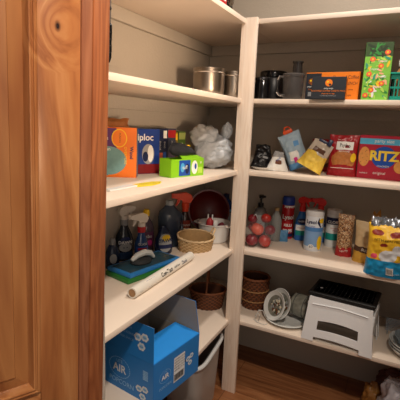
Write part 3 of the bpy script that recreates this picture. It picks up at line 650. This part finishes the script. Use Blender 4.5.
b = MB(); b.box((0, 0, .055), (.02, .012, .11), white, bevel=.003); tag(b.build('plastic_stick', None, (-.118, .025, ZD+.009), R(30)), 'white upright stick in the enamel pan', 'stick')
b = MB(); crumple(b, .026, .024, .045, mat('maroon plastic', '#6a2430', .4, var=.2), 5.1, amp=.1, nu=30, nv=20); tag(b.build('scrub_pad', None, (-.108, .078, ZD+.009)), 'round maroon scrubber inside the enamel pan on the right', 'scrubber')
def d_or(b, S): b.rect(S, -.028, .03, .028, .1, mat('rust label', '#8a3020', .45), n=8); b.text(S, 'ORANGE', .014, 0, .075, pw, h=.001); b.rect(S, -.02, .04, .02, .06, pw, h=.001, n=6)
spray('spray_bottle', 'dark spray bottle with bright orange-red trigger near the wicker basket', (-.285, .015, ZD), R(40), .032, .155, mat('dim brown liquid', '#3a201c', .2, trans=.2), mat('orange red plastic', '#d8421c', .4), MATS['orange red plastic'], d_or, hs=1.25, hz=R(180))
t = thing('colander', 'round red ribbed colander standing on edge at the back of fourth shelf', 'colander', (-.262, .235, ZD+.115), 0, rot=(R(80), 0, R(30)))
b = MB(); rc = mat('deep red plastic', '#5c100e', .35, var=.1)
b.lathe([(0, .0), (.06, .003), (.09, .02), (.108, .05), (.115, .052), (.115, .056), (.105, .056), (.086, .026), (.058, .009), (0, .006)], rc, seg=48); b.build('bowl', t)
b = MB()
for r in (.03, .05, .07, .088): b.tube([(r*math.cos(2*PI*i/36), r*math.sin(2*PI*i/36), -.001+.02*(r/.09)**3) for i in range(36)], .0022, mat('bright red rings', '#84201a', .35), closed=True)
b.build('ribs', t)
t = thing('cleaner_bottle', 'blue bottle with white label band tucked beside the post', 'bottle', (-.195, .33, ZD))
b = MB(); b.lathe([(0, 0), (.04, 0), (.043, .005), (.043, .13), (.03, .16), (.016, .175), (0, .175)], mat('cobalt bottle', '#123a78', .25, var=.1), seg=32); S = cyl_surf(.043, .3)
b.rect(S, -.045, .105, .045, .118, psky, n=8); b.rect(S, -.045, .05, .045, .10, mat('grey label', '#8e99a6', .5), n=8); b.build('body', t)
b = MB(); b.lathe([(0, .175), (.017, .175), (.018, .2), (0, .205)], pnavy, seg=20); b.build('cap', t)
# ------------------------------------------------------------------ fourth shelf, right
t = thing('pump_bottle', 'clear bottle with black pump behind the bag of apples', 'bottle', (.022, .30, ZD))
b = MB(); b.lathe([(0, 0), (.032, 0), (.034, .004), (.034, .13), (.026, .15), (.013, .16), (0, .16)], mat('grey clear bottle', '#8f9090', .15, trans=.4, ior=1.2), seg=30); b.rect(cyl_surf(.034, .3), -.03, .04, .03, .12, pgrey, n=8); b.build('body', t)
b = MB(); b.lathe([(.014, .155), (.015, .18), (.005, .182), (.005, .205), (.012, .206), (.012, .225), (0, .226)], black, seg=20); b.box((.012, -.008, .217), (.03, .014, .012), black, bevel=.003); tag(b.build('pump', t), 'black pump')
apm = [mat('apple red', '#94181c', .3, scale=18, color2='#b83a2c'), mat('apple orange red', '#c0301c', .28, scale=14, color2='#dc5c34'), mat('apple dark red', '#781824', .32, var=.3, scale=20)]
def apple(loc, r, m, label, rot):
    t = thing('apple', label, 'apple', loc, 0, 'apples in the clear bag', rot)
    pr = []
    for i in range(17):
        a = PI*i/16; rr = r*math.sin(a)*(1+.06*math.cos(a)); z = -r*.92*math.cos(a)
        if i > 12: z -= r*.22*((i-12)/4)**2
        if i < 3: z += r*.1*((3-i)/3)**2
        pr.append((max(rr, .0004), z))
    b = MB(); b.lathe(pr, m, seg=28, cap0=False, cap1=False); b.build('flesh', t)
    b = MB(); b.tube([(0, 0, r*.62), (.001, 0, r*.9), (.004, 0, r*1.08)], .0013, pbrown, seg=6); b.build('stem', t)
    return t
apple((.058, .080, ZD+.036), .031, apm[2], 'dark red apple at bottom left of the clear bag', (R(20), 0, 0))
apple((.119, .096, ZD+.036), .031, apm[0], 'red apple at bottom right of the clear bag', (0, R(30), 0))
apple((.086, .140, ZD+.035), .029, apm[2], 'red apple low at the back of the clear bag', (0, 0, 0))
apple((.078, .093, ZD+.090), .033, apm[1], 'bright orange-red apple on top in the clear bag', (R(-15), R(20), 0))
apple((.042, .145, ZD+.085), .028, apm[0], 'red apple against the post in the clear bag', (R(-30), 0, 0))
apple((.130, .128, ZD+.085), .028, apm[2], 'dark red apple on the right of the brightest one', (0, R(-20), 0))
apple((.048, .102, ZD+.136), .024, apm[2], 'small dark red apple topmost against the post in the clear bag', (R(10), R(15), 0))
apple((.104, .142, ZD+.138), .026, apm[0], 'red apple topmost at the back of the clear bag', (R(-25), 0, 0))
film = film_mat('clear produce bag', '#c8ccd0', .08)
b = MB(); crumple(b, .080, .074, .072, film, 9.2, amp=.08, nu=60, nv=40, shape=lambda x, y, z: (x*(1-.18*max(0, z-.08)/.07), y, z))
b.tube([(-.03, -.02, .13), (-.035, -.02, .15), (-.02, -.025, .165), (-.012, -.02, .14)], .002, mat('milky film fold', '#c9ced2', .2), seg=6)
tag(b.build('produce_bag', None, (.089, .109, ZD+.001), sharp=180), 'clear plastic produce bag of red apples beside the post', 'bag')
t = thing('plastic_bottle', 'clear slim plastic bottle between the apples and the red spray can', 'bottle', (.125, .255, ZD))
b = MB(); b.lathe([(0, 0), (.026, 0), (.028, .006), (.028, .11), (.022, .13), (.011, .15), (.011, .16), (0, .16)], mat('clear bottle plastic', '#b9bbb8', .12, trans=.6, ior=1.2), seg=28); b.build('body', t)
b = MB(); b.lathe([(0, .16), (.0125, .16), (.0125, .175), (0, .176)], mat('champagne cap', '#b59a6a', .4), seg=20); b.build('cap', t)
b, S = pouch(.05, .06, .03, mat('blue crinkled pack', '#4a82ac', .35, var=.3, scale=40), seed=61); tag(b.build('wipes_packet', None, (.165, .265, ZD), R(20)), 'small blue packet at the foot of the red spray can', 'packet')
t = thing('aerosol_can', 'red aerosol can with blue cap and white lettering', 'spray can', (.160, .345, ZD))
b = MB(); b.lathe([(0, 0), (.031, 0), (.033, .003), (.033, .172), (.029, .182), (0, .184)], mat('red can', '#b41c22', .25, var=.05), seg=36); S = cyl_surf(.033, .55)
b.rect(S, -.03, .168, .05, .180, pw, n=6); b.text(S, 'Lysol', .032, -.006, .118, pw, h=.001, bold=.001); b.text(S, 'KILLS', .019, -.004, .075, pw, h=.001, bold=.0006); b.text(S, '99.9%', .022, -.004, .045, pw, h=.001, bold=.0008); b.rect(S, -.03, .012, .03, .03, pnavy, n=6); b.build('can', t)
b = MB(); b.lathe([(0, .182), (.032, .182), (.033, .186), (.032, .215), (.028, .226), (0, .228)], mat('blue cap', '#1f3f9a', .35), seg=32); tag(b.build('cap', t), 'blue cap')
def d_clx(b, S):
    b.rect(S, -.035, .03, .035, .08, pteal, n=10); b.rect(S, -.035, .055, .035, .085, pw, n=10, h=.0008); b.ell(S, 0, .105, .024, .016, pnavy, h=.001); b.text(S, 'CLOROX', .011, 0, .105, pw, h=.0018); b.text(S, 'Clean-Up', .011, 0, .070, pred, h=.0014)
clxb = mat('blue cleaner bottle', '#2a6ab4', .3, var=.08); redp = mat('red trigger plastic', '#cc2824', .35)
spray('spray_bottle', 'blue and teal cleaner with red trigger beside the aerosol can', (.236, .345, ZD), R(20), .034, .168, clxb, redp, redp, d_clx, hz=R(-35), hs=.9)
spray('spray_bottle', 'blue cleaner with red trigger, mostly hidden behind the wipes tubs', (.325, .365, ZD), R(20), .034, .165, clxb, redp, redp, d_clx, hz=R(165), hs=.95)
def wipes(label, x, y, r, h, rz, kind):
    t = thing('wipes_canister', label, 'canister', (x, y, ZD), rz)
    b = MB(); bodym = mat('wipes body %d' % kind, '#dfe6ee' if kind == 1 else '#e8ebea', .3, var=.04)
    b.lathe([(0, 0), (r*.95, 0), (r, .004), (r, h*.84), (r*.97, h*.87), (r*.97, h*.885)], bodym, seg=44); S = cyl_surf(r)
    if kind == 1:
        pb = mat('pale blue label', '#7fa6d4', .35, var=.12, scale=25)
        b.rect(S, -r*1.5, h*.12, r*1.5, h*.5, pb, n=24); b.rect(S, -r*1.5, h*.5, r*1.5, h*.6, mat('mid blue label', '#4f86c4', .35), n=24, h=.0005)
        b.poly(S, [(.012, h*.72), (.02, h*.84), (.05, h*.82), (.05, h*.64), (.03, h*.6)], pnavy, h=.001); b.ell(S, .036, h*.77, .014, .012, pyel, h=.0014)
        b.ell(S, .032, h*.22, .014, .035, pyel, h=.001); b.text(S, 'Lysol', .024, -.016, h*.73, pnavy, h=.0012, bold=.0008); b.text(S, 'WIPES', .012, -.012, h*.62, pblue, h=.0012)
        b.ell(S, -.008, h*.12, .013, .012, pw, h=.001); b.text(S, '60', .018, -.008, h*.12, pnavy, h=.0018)
    else:
        b.rect(S, -r*1.5, h*.2, r*1.5, h*.38, pteal, n=24); b.rect(S, -r*1.5, h*.62, r*1.5, h*.8, pnavy, n=24); b.text(S, 'CLOROX', .019, .0, h*.68, pw, h=.0014, bold=.0006); b.text(S, 'Disinfecting', .010, 0, h*.52, pred, h=.001); b.text(S, 'Wipes', .010, 0, h*.46, pred, h=.001)
    b.build('tub', t)
    b = MB(); b.lathe([(r*.97, h*.87), (r*1.02, h*.875), (r*1.02, h*.955), (r*.96, h*.99), (r*.5, h), (0, h)], mat('lid white', '#d9dadb', .35, var=.02), seg=44, cap0=False)
    b.lathe([(r*.3, h), (r*.3, h*1.015), (0, h*1.015)], MATS['lid white'], seg=20, cap0=False); b.build('lid', t)
wipes('wide white and blue wipes tub in front, with yellow spot', .326, .212, .043, .198, R(12), 1)
wipes('slimmer wipes tub with navy and teal bands behind the wide one', .400, .325, .036, .192, R(25), 2)
nutm = [mat('nut brown', '#6e4226', .5), mat('nut tan', '#b98a5c', .5), mat('nut cream', '#d9c19a', .5), mat('nut dark', '#4c2a1a', .5), mat('nut tan', '#b98a5c', .5)]
def nf(u, v): return mat('red lower wrap', '#a82226', .35, var=.15) if v < .22+.03*math.sin(u*18) else (nutm[int(abs(noise.noise(Vector((u*14, v*26, 1))))*14) % 5])
b, S = pouch(.075, .20, .055, mat('nut bag film', '#8f6a50', .3), nf, seed=71, wr=.005, nu=36, nv=50, flat_top=True)
b.text(S, 'NUTS', .014, 0, .03, pw); tag(b.build('nut_bag', None, (.474, .195, ZD), R(8)), 'slim bag of mixed nuts with red base beside the wipes', 'bag')
tanb = mat('tan paper bag', '#cdb48a', .55, var=.12)
t = thing('treat_bag', 'tan and brown bag standing behind the yellow dog treat bag', 'bag', (.588, .155, ZD), R(0))
def tf(u, v): return mat('brown band', '#4a2c1c', .5) if .27 < v < .42 else (mat('gold lower', '#cf9f3c', .5) if v < .27 else tanb)
b, S = pouch(.14, .185, .08, tanb, tf, seed=81, wr=.006); b.text(S, 'BULLY', .016, -.01, .065, pw); b.build('bag_body', t)
b = MB(); b.prism([(-.03, .16), (.03, .15), (.02, .21), (.014, .245), (-.0, .22), (-.012, .235)], -.004, .004, mat('golden foil tip', '#b07c34', .4, var=.2), M=T(.01, .03, 0) @ RX(PI/2)); b.build('folded_top', t)
yel = mat('golden yellow bag', '#eab92c', .35, var=.12, scale=10); blb = mat('bright blue bag', '#1b8cc0', .35, var=.1, scale=12)
spl = mat('soft white print', '#d6d8da', .4, var=.15, scale=40)
t = thing('treat_bag', 'open yellow and blue dog treat bag overhanging the shelf edge', 'bag', (.658, .022, ZD), R(0))
def df(u, v):
    x, y = u-.5, v
    if y < .33: return blb
    if .79 < y < .91 and (((x+.25)/.15)**2+((y-.85)/.055)**2 < 1 or ((x-.2)/.17)**2+((y-.84)/.06)**2 < 1): return mat('bacon print', '#8a2a1e', .4, var=.3, scale=60)
    if ((x-.05)/.22)**2+((y-.43)/.12)**2 < 1 or ((x-.32)/.18)**2+((y-.55)/.10)**2 < 1: return spl
    if ((x+.3)/.09)**2+((y-.40)/.05)**2 < 1: return mat('coral pink print', '#e0506a', .4)
    if ((x+.08)/.10)**2+((y-.63)/.035)**2 < 1: return mat('bacon print', '#8a2a1e', .4)
    return yel
b, S = pouch(.158, .215, .085, yel, df, seed=91, wr=.003, nu=70, nv=90, flat_top=False, power=.45)
b.text(S, 'WITH REAL MEAT', .0155, .005, .156, pk, h=.005, sx=.95); b.rect(S, .008, .014, .034, .046, pw, h=.0015, n=2)
for i in range(7): b.rect(S, .011+i*.003, .018, .0122+i*.003, .040, pk, h=.0022)
b.text(S, 'NET WT 25 OZ', .007, .055, .02, pw, h=.0015); b.build('bag_body', t)
b = MB(); b.grid(lambda u, v: ((u-.5)*.14, -.015+.04*v+wrinkle((u*.2, v*.1, .3), 60, .012), .205+.035*math.sin(PI*v)+wrinkle((u*.3, v*.2, 0), 50, .014)), 30, 10, mat('silver inner foil', '#8d9299', .25, .6, var=.3, scale=30, bump=.5, bscale=60)); tag(b.build('foil_opening', t), 'crumpled silver opening')
# ------------------------------------------------------------------ lowest shelf, left
car = mat('blue carton print', '#2577c0', .45, var=.06, scale=8); inn = mat('grey board inside', '#8f8880', .75, var=.05)
lt = mat('pale blue ink', '#8fbfe6', .5); cw = mat('popcorn white', '#d9dde0', .5, var=.1)
t = thing('carton', 'big open blue popcorn carton on the lowest left shelf', 'box', (-.094, -.573, ZE), R(-8))
W_, D_, H_ = .262, .262, .157; x0, x1, y0, y1 = -W_/2, W_/2, -D_/2, D_/2
def popcorn(b, S, x, y, s, h=.0008):
    for dx, dy in ((-.6, .6), (.7, .9), (.2, -.6)):
        for q in range(6): b.ell(S, x+dx*s+s*.42*math.cos(q*1.05), y+dy*s+s*.34*math.sin(q*1.05), s*.32, s*.28, cw, h=h, seg=10)
        b.ell(S, x+dx*s, y+dy*s, s*.4, s*.3, lt, h=h+.0003, seg=12)
        b.text(S, 'corn', s*.36, x+dx*s, y+dy*s, pnavy, h=h+.0006)
b = MB()
b.box((0, y0, H_/2), (W_, .003, H_), car); b.box((x1, 0, H_/2), (.003, D_, H_), car); b.box((0, y1, H_/2), (W_, .003, H_), car); b.box((x0, 0, H_/2), (.003, D_, H_), car); b.box((0, 0, .002), (W_, D_, .004), inn)
for c, s in (((0, y0+.0019, H_/2), (W_-.004, .0006, H_)), ((x1-.0019, 0, H_/2), (.0006, D_-.004, H_)), ((0, y1-.0019, H_/2), (W_-.004, .0006, H_)), ((x0+.0019, 0, H_/2), (.0006, D_-.004, H_))): b.box(c, s, inn)
F = plane_surf(front(y0-.0016, 0, 0)); Rt = plane_surf(right(x1+.0016, 0, 0))
def ringtxt(b, S, x, y, s):
    n = 30
    for i in range(n):
        a0, a1 = 2*PI*i/n, 2*PI*(i+.8)/n; f = lambda a, k: (x+s*1.25*k*math.cos(a), y+s*.95*k*math.sin(a))
        b.poly(S, [f(a0, 1), f(a1, 1), f(a1, .95), f(a0, .95)], lt, h=.0006)
    b.text(S, 'AIR', s*1.0, x, y-.1*s, cw, h=.001, bold=s*.02); b.text(S, 'LITE', s*.4, x, y+s*.58, lt, h=.001)
ringtxt(b, F, -.028, .085, .042); b.text(F, 'POPCORN', .026, -.018, .030, lt, h=.001); popcorn(b, F, .080, .03, .021)
b.rect(F, .085, .085, .108, .12, lt, h=.0006)
for i in range(5): b.text(F, 'net weight', .006, .0965, .115-i*.006, car, h=.001)
ringtxt(b, Rt, -.072, .085, .025); b.text(Rt, 'POPCORN', .014, -.07, .045, lt, h=.001)
b.rect(Rt, -.024, .03, .040, .128, cw, h=.0006); b.rect(Rt, -.022, .034, .036, .062, pgrey, h=.0009)
for i in range(10): b.rect(Rt, -.019+i*.0052, .038, -.0168+i*.0052+(i % 3)*.0008, .060, pk, h=.0012)
for i in range(5): b.text(Rt, 'KERNELS 28 LB', .009, .008, .118-i*.0105, pk, h=.0012)
popcorn(b, Rt, .07, .075, .017); b.rect(Rt, .0405, .082, .046, .09, pk, h=.001)
b.build('box_body', t)
def flap(b, M, w, l, m_out, m_in, taper=.008):
    pts = [(-w/2, 0), (w/2, 0), (w/2-taper, l), (-w/2+taper, l)]
    b.prism(pts, 0, .0025, m_out, M=M); b.prism([(x*.995, y) for x, y in pts], -.0008, -.0001, m_in, M=M)
b = MB(); Mf = T(0, y0, H_) @ RX(R(86)); flap(b, Mf, W_, .125, car, inn)
S = plane_surf(Mf @ T(0, 0, .0026)); S2 = S
popcorn(b, S, .070, .06, .024); b.text(S, 'LITE & CRUNCHY', .012, -.02, .095, lt); b.text(S, 'EXTRA LARGE KERNEL', .012, -.02, .075, lt); b.text(S, 'GLUTEN FREE SNACK', .012, -.02, .055, lt)
b.build('flap', t)
b = MB(); flap(b, T(x1, 0, H_) @ RZ(PI/2) @ RX(R(6)), D_, .112, mat('brightened flap blue', '#2a94ee', .45, var=.05), inn); b.build('flap', t)  # carton blue lightened here, painting in the light on this flap
b = MB(); flap(b, T(0, y1, H_) @ RZ(PI) @ RX(R(88)), W_, .128, car, inn, .02); b.build('flap', t)
b = MB(); flap(b, T(x0, 0, H_) @ RZ(-PI/2) @ RX(R(100)), D_, .112, car, inn); b.build('flap', t)
wd1 = mat('dark brown wicker', '#7a4628', .65, var=.35, scale=90); wd2 = mat('darker brown wicker', '#4e2a16', .7, var=.3, scale=90)
t = thing('wicker_basket', 'dark wicker basket with hoop handle behind the blue carton', 'basket', (-.165, .070, ZE), R(20)); t.scale = (.9, .9, .95)
b = MB(); woven(b, .088, .07, .098, .2, 10, 20, wd1, wd2, amp=.0022); b.build('body', t)
b = MB(); rim_rope(b, .107, .086, .1, .0055, wd1); b.build('rim', t)
b = MB(); b.tube([(0, -.083+.166*(i/16), .1+.13*math.sin(PI*i/16)) for i in range(17)], .0055, wd1); b.build('handle', t)
# ------------------------------------------------------------------ lowest shelf, right
t = thing('wicker_basket', 'tall dark round wicker basket beside the post on the lowest shelf', 'basket', (.052, .205, ZE), 0)
b = MB(); woven(b, .066, .064, .162, .08, 14, 18, wd1, wd2, amp=.0028); b.build('body', t)
b = MB(); rim_rope(b, .072, .07, .165, .0065, wd1); b.build('rim', t)
b = MB()
for z in (.045, .1): rim_rope(b, .0695+z*.02, .0675+z*.02, z, .0035, mat('pale reed', '#a87c50', .6))
tag(b.build('reed_bands', t), 'two paler reed bands')
# platter with dishes
chi = mat('glazed white china', '#dcdedb', .18, var=.03); pat = mat('grey green pattern', '#8d9088', .3, var=.6, scale=55); pat2 = mat('speckled floral glaze', '#a4a498', .3, scale=45, color2='#45453c')
t = thing('platter', 'round white platter lying flat under the patterned dishes', 'plate', (.252, .125, ZE))
b = MB(); b.lathe([(0, .003), (.065, .003), (.07, 0), (.074, .004), (.104, .016), (.108, .019), (.104, .02), (.072, .008), (0, .008)], chi, seg=56); b.build('dish', t)
def disc(label, loc, rot, r, face, name='side_plate'):
    t = thing(name, label, 'plate', loc, 0, rot=rot)
    b = MB(); b.lathe([(0, 0), (r*.6, 0), (r*.97, r*.22), (r, r*.25), (r*.97, r*.27), (r*.6, r*.07), (0, r*.06)], chi, seg=48); b.build('dish', t)
    b = MB(); b.lathe([(.0, r*.062), (r*.6, r*.074), (r*.93, r*.24)], face, seg=48, cap0=False, cap1=False)
    rnd = random.Random(int(r*1000))
    for i in range(44):
        a = rnd.uniform(0, 2*PI); q = rnd.uniform(.1, .58)*r
        b.lathe([(0, .004), (rnd.uniform(.004, .010), .001), (0, -.001)], rnd.choice([pbrown, pgrey, mat('olive glaze', '#4e5040', .3), mat('cream glaze', '#d8d2bc', .3)]), M=T(q*math.cos(a), q*math.sin(a), r*.075), seg=8)
    tag(b.build('painted_pattern', t), 'floral painted face')
disc('patterned plate standing on edge, nearest the post', (.206, .085, ZE+.084), (R(70), R(0), R(-36)), .073, pat2)
disc('second white-rimmed plate standing just right of the patterned one', (.226, .108, ZE+.088), (R(70), R(0), R(-36)), .077, pat)
t = thing('ceramic_canister', 'grey patterned ceramic canister lying on its side beside the stool', 'canister', (.268, .175, ZE+.079), 0, rot=(R(90), 0, R(75)))
b = MB(); b.lathe([(0, 0), (.046, 0), (.054, .006), (.056, .05), (.056, .075), (.05, .088), (0, .09)], pat2, seg=44); b.build('body', t)
b = MB()
for z, rr in ((.02, .0565), (.07, .0575)): b.lathe([(rr-.001, z), (rr+.001, z+.002), (rr-.001, z+.004)], mat('dark grey glaze', '#4a4d4c', .3), seg=44, cap0=False, cap1=False)
b.build('glaze_bands', t)
b = MB(); wm = mat('white wire', '#c9c9c4', .35)
b.tube([(-.03, .0, .002), (-.034, 0, .03), (-.02, 0, .045), (-.012, .0, .03), (-.016, 0, .002)], .0018, wm, seg=6); b.tube([(-.045, .01, .002), (-.02, -.012, .003), (.02, -.02, .003), (.03, 0, .003)], .0018, wm, seg=6); b.tube([(-.034, 0, .02), (-.02, .004, .06), (.0, .01, .058), (.012, .012, .03)], .0018, wm, seg=6)
tag(b.build('plate_stand', None, (.150, .040, ZE)), 'bent white wire plate stand at left of the platter', 'stand')
# step stool
wp = mat('stool white plastic', '#e6e8ea', .35, var=.03); tb = mat('stool black tread', '#0f1011', .45, var=.15, bump=1., bscale=260)
t = thing('step_stool', 'white folding step stool with speckled black top', 'stool', (.512, .102, ZE), R(-4))
HS = .225; tw, td = .285, .185
b = MB(); b.box((0, 0, HS-.006), (tw, td, .013), tb, bevel=.005, seg=3); b.box((0, 0, HS-.016), (tw-.01, td-.01, .010), black, bevel=.002)
for s in (-1, 1): b.box((s*.0, 0, HS+.0005), (tw*.88, td*.82, .0015), tb)
rnd = random.Random(2)
for i in range(14):
    for j in range(8): b.lathe([(.0035, 0), (.0028, .0014), (0, .0014)], tb, M=T(-.118+i*.018, -.067+j*.019, HS+.001), seg=8)
b.ell(plane_surf(top(HS+.003)), -.10, -.03, .007, .006, pgrey, h=.0003); tag(b.build('top_panel', t), 'black textured top')
def apron(b, w0, w1, h, th, M):
    """white side panel with a long arched slot and an arched foot cut-out, outline built strip by strip"""
    n = 40; arch = lambda u: .022*math.cos((u-.5)*PI)
    def X(u, z): return (u-.5)*(w0+(w1-w0)*z/h)
    for i in range(n):
        u0, u1 = i/n, (i+1)/n; um = (u0+u1)/2; segs = []
        if .17 < um < .83:
            f = lambda u: .014+arch(u)*.55       # foot arch top
            s0 = lambda u: .048+arch(u)*.6; s1 = lambda u: .088+arch(u)*.9
            segs = [(f, s0), (s1, lambda u: h)] if .21 < um < .79 else [(f, lambda u: h)]
        else: segs = [(lambda u: 0, lambda u: h)]
        for lo, hi in segs:
            p = [(X(u0, lo(u0)), lo(u0)), (X(u1, lo(u1)), lo(u1)), (X(u1, hi(u1)), hi(u1)), (X(u0, hi(u0)), hi(u0))]
            b.prism(p, -th/2, th/2, wp, M=M)
hh = HS-.02
for s, nm in ((-1, 'front'), (1, 'back')):
    b = MB(); M = T(0, s*(td/2+.018), 0) @ RX(R(s*5.5)) @ RX(PI/2)
    apron(b, .305, .268, hh, .006, M)
    b.tube([(-.125, .178, -s*-.0) if False else (-.118, .172, s*-.005), (0, .180, s*-.005), (.118, .172, s*-.005)], .0022, wp, M=M, seg=6)
    b.build('side_panel', t)
for s in (-1, 1):
    b = MB()
    for y in (-1, 1): b.faces([(s*.150, y*(td/2+.014), 0), (s*.150, y*(td/2-.022), 0), (s*.131, y*(td/2-.028), hh), (s*.131, y*(td/2-.002), hh), (s*.144, y*(td/2+.014), 0), (s*.144, y*(td/2-.022), 0), (s*.125, y*(td/2-.028), hh), (s*.125, y*(td/2-.002), hh)],
        [(0, 1, 2, 3), (7, 6, 5, 4), (0, 4, 5, 1), (1, 5, 6, 2), (2, 6, 7, 3), (3, 7, 4, 0)], wp, smooth=False)
    b.box((s*.138, 0, .13), (.008, td-.01, .09), wp, bevel=.002); b.build('end_leg', t)
# wire rack and stacked plates
chrome = mat('chrome wire', '#c4c6c6', .2, .9)
b = MB()
for i in range(9): b.tube([(-.07, -.06+i*.017, .018), (.09, -.06+i*.017, .018)], .0022, chrome, seg=8)
for x in (-.06, .08): b.tube([(x, -.07, .0022), (x, -.065, .015), (x, .08, .015), (x, .085, .0022)], .0025, chrome, seg=8)
tag(b.build('cooling_rack', None, (.765, .315, ZE)), 'chrome wire rack behind the stacked white plates', 'rack')
for i, lb in enumerate(('lowest white dish of the stack right of the step stool', 'middle white dish of the stack right of the step stool', 'topmost white dish of the stack right of the step stool')):
    b = MB(); b.lathe([(0, 0), (.07, 0), (.094, .012), (.108, .03), (.110, .033), (.107, .033), (.09, .016), (.068, .004), (0, .004)], chi, seg=56)
    tag(b.build('shallow_bowl', None, (.822, .115, ZE+.001+i*.0125)), lb, 'bowl', 'stacked white dishes')
b = MB(); b.lathe([(0, 0), (.05, 0), (.078, .022), (.088, .045), (.090, .048), (.086, .048), (.074, .022), (.048, .005), (0, .005)], mat('pale blue glass', '#a9b9c4', .12, trans=.35, ior=1.3), seg=48)
tag(b.build('glass_bowl', None, (.822, .115, ZE+.0305)), 'pale bluish glass bowl nested on the white dishes', 'bowl')
# ------------------------------------------------------------------ floor items
t = thing('storage_bin', 'translucent grey plastic bin on the floor under the left shelves', 'bin', (-.098, -.195, ZF+.0), R(6))
bn = mat('grey translucent plastic', '#a79e98', .35, var=.04, trans=.12)
b = MB(); h = .315
def bx(u, v, inset=0):
    a = 2*PI*u; c, s = math.cos(a), math.sin(a); n = 5
    k = (abs(c)**n+abs(s)**n)**(-1/n); q = .84+.16*v
    return ((.095-inset)*c*k*q, (.17-inset)*s*k*q, v*h)
b.grid(lambda u, v: bx(u, v), 64, 6, bn, wrapu=True); b.grid(lambda u, v: (bx(u, 1-v, .003)[0], bx(u, 1-v, .003)[1], (1-v)*(h-.004)+.004), 64, 6, bn, wrapu=True)
b.faces([bx(i/64, 0) for i in range(64)], [tuple(range(64))[::-1]], bn); b.build('body', t)
b = MB(); b.tube([(bx(i/64, 1)[0]*1.04, bx(i/64, 1)[1]*1.03, h-.006) for i in range(64)], .009, mat('bin rim', '#c9cbcb', .3, var=.03), closed=True); b.build('rim', t)
t = thing('jar', 'dark brown jar on the floor beneath the blue carton', 'jar', (.0, -.58, ZF))
b = MB(); b.lathe([(0, 0), (.045, 0), (.05, .01), (.05, .2), (.035, .22), (0, .22)], mat('dark brown glass', '#2e1c14', .2), seg=30); b.build('body', t)
b = MB(); b.lathe([(0, .22), (.037, .22), (.037, .245), (0, .247)], black, seg=30); b.build('lid', t)
t = thing('paper_sack', 'white folded paper sack on the floor at the bin foot', 'bag', (.045, -.40, ZF))
b, S = pouch(.13, .19, .08, mat('white paper', '#d8d2ca', .6), seed=101); b.build('bag_body', t)
b = MB(); crumple(b, .11, .08, .10, mat('maroon mesh sack', '#5e3a34', .5, var=.5, scale=35, bump=.6, bscale=60), 6.3, amp=.35, nu=70, nv=44)
tag(b.build('mesh_sack', None, (.80, .30, ZF), sharp=180), 'dark reddish brown sack on the floor under the lowest right shelf', 'sack')
b = MB(); crumple(b, .095, .09, .148, mat('white patterned plastic', '#d4cfd2', .35, scale=14, color2='#8a8690', bump=.5, bscale=50), 2.2, amp=.4, nu=80, nv=50)
tag(b.build('grocery_bag', None, (.805, .06, ZF), sharp=180), 'white and grey plastic bag on the floor at bottom right', 'bag')
b = MB(); crumple(b, .045, .045, .08, mat('amber snack film', '#a07038', .3, var=.4, scale=30, bump=.5, bscale=60), 8.8, amp=.35, nu=50, nv=36)
tag(b.build('snack_bag', None, (.680, .19, ZF), sharp=180), 'amber and clear snack bag on the floor left of the white bag', 'bag')
# ------------------------------------------------------------------ light
def area(name, loc, size, power, color, rot=(0, 0, 0), shape='DISK', sy=None, spread=None):
    l = bpy.data.lights.new(name, 'AREA'); l.shape = shape; l.size = size; l.energy = power; l.color = color
    if sy: l.size_y = sy
    if spread: l.spread = spread
    o = bpy.data.objects.new(name, l); COL.objects.link(o); o.location = loc; o.rotation_euler = rot; return o
area('pantry_ceiling_light', (.47, -.32, ZT-.03), .13, 12.0, (1, .90, .80))
area('kitchen_downlight', (.95, -1.50, 1.25), .16, 28, (1, .86, .72))
area('kitchen_light', (2.0, -3.4, .35), 1.3, 10, (1, .84, .70), rot=(R(80), 0, R(32)), shape='RECTANGLE', sy=1.3)
lp = Vector((2.3, -2.55, .05)); aim = Vector((-.3, -.25, .50))-lp
area('added_left_bay_spot', lp, .3, 2.0, (1, .69, .45), rot=aim.to_track_quat('-Z', 'Y').to_euler(), spread=R(24))  # added narrow spot brightening the upper left bay, not a known lamp
w = bpy.data.worlds.new('World'); SC.world = w; w.use_nodes = True
w.node_tree.nodes['Background'].inputs[0].default_value = (1, .96, .92, 1); w.node_tree.nodes['Background'].inputs[1].default_value = .2
for o in list(SC.objects):
    if o.parent: continue
    base = o.name.split('.')[0]
    g = {'shelf_board': 'pantry shelf boards', 'steel_pot': 'steel pots on the second shelf', 'spray_bottle': 'spray bottles on the fourth shelf', 'slim_carton': 'slim cartons in a row on the third shelf',
         'coffee_box': 'coffee boxes on the second shelf', 'wipes_canister': 'wipes tubs on the fourth shelf', 'side_plate': 'patterned plates standing on edge', 'cloth_pack': 'flat packs on the fourth shelf'}.get(base)
    if g: o['group'] = g
# ------------------------------------------------------------------ camera
cd = bpy.data.cameras.new('Camera'); cam = bpy.data.objects.new('Camera', cd); COL.objects.link(cam)
yaw, pit, rol = -.464, -.19, .04
Fw = Vector((math.sin(yaw)*math.cos(pit), math.cos(yaw)*math.cos(pit), math.sin(pit))); Rg = Vector((math.cos(yaw), -math.sin(yaw), 0)); Up = Rg.cross(Fw)
R2 = Rg*math.cos(rol)+Up*math.sin(rol); U2 = -Rg*math.sin(rol)+Up*math.cos(rol)
m3 = Matrix((R2, U2, -Fw)).transposed().to_4x4(); m3.translation = Vector((.671, -1.733, .208)); cam.matrix_world = m3
cd.sensor_width = 36; cd.lens = 399/400*36; cd.clip_start = .02
SC.camera = cam
SC.view_settings.view_transform = 'Standard'; SC.view_settings.look = 'None'; SC.view_settings.gamma = 1; SC.view_settings.exposure = 0.0; SC.view_settings.use_curve_mapping = False
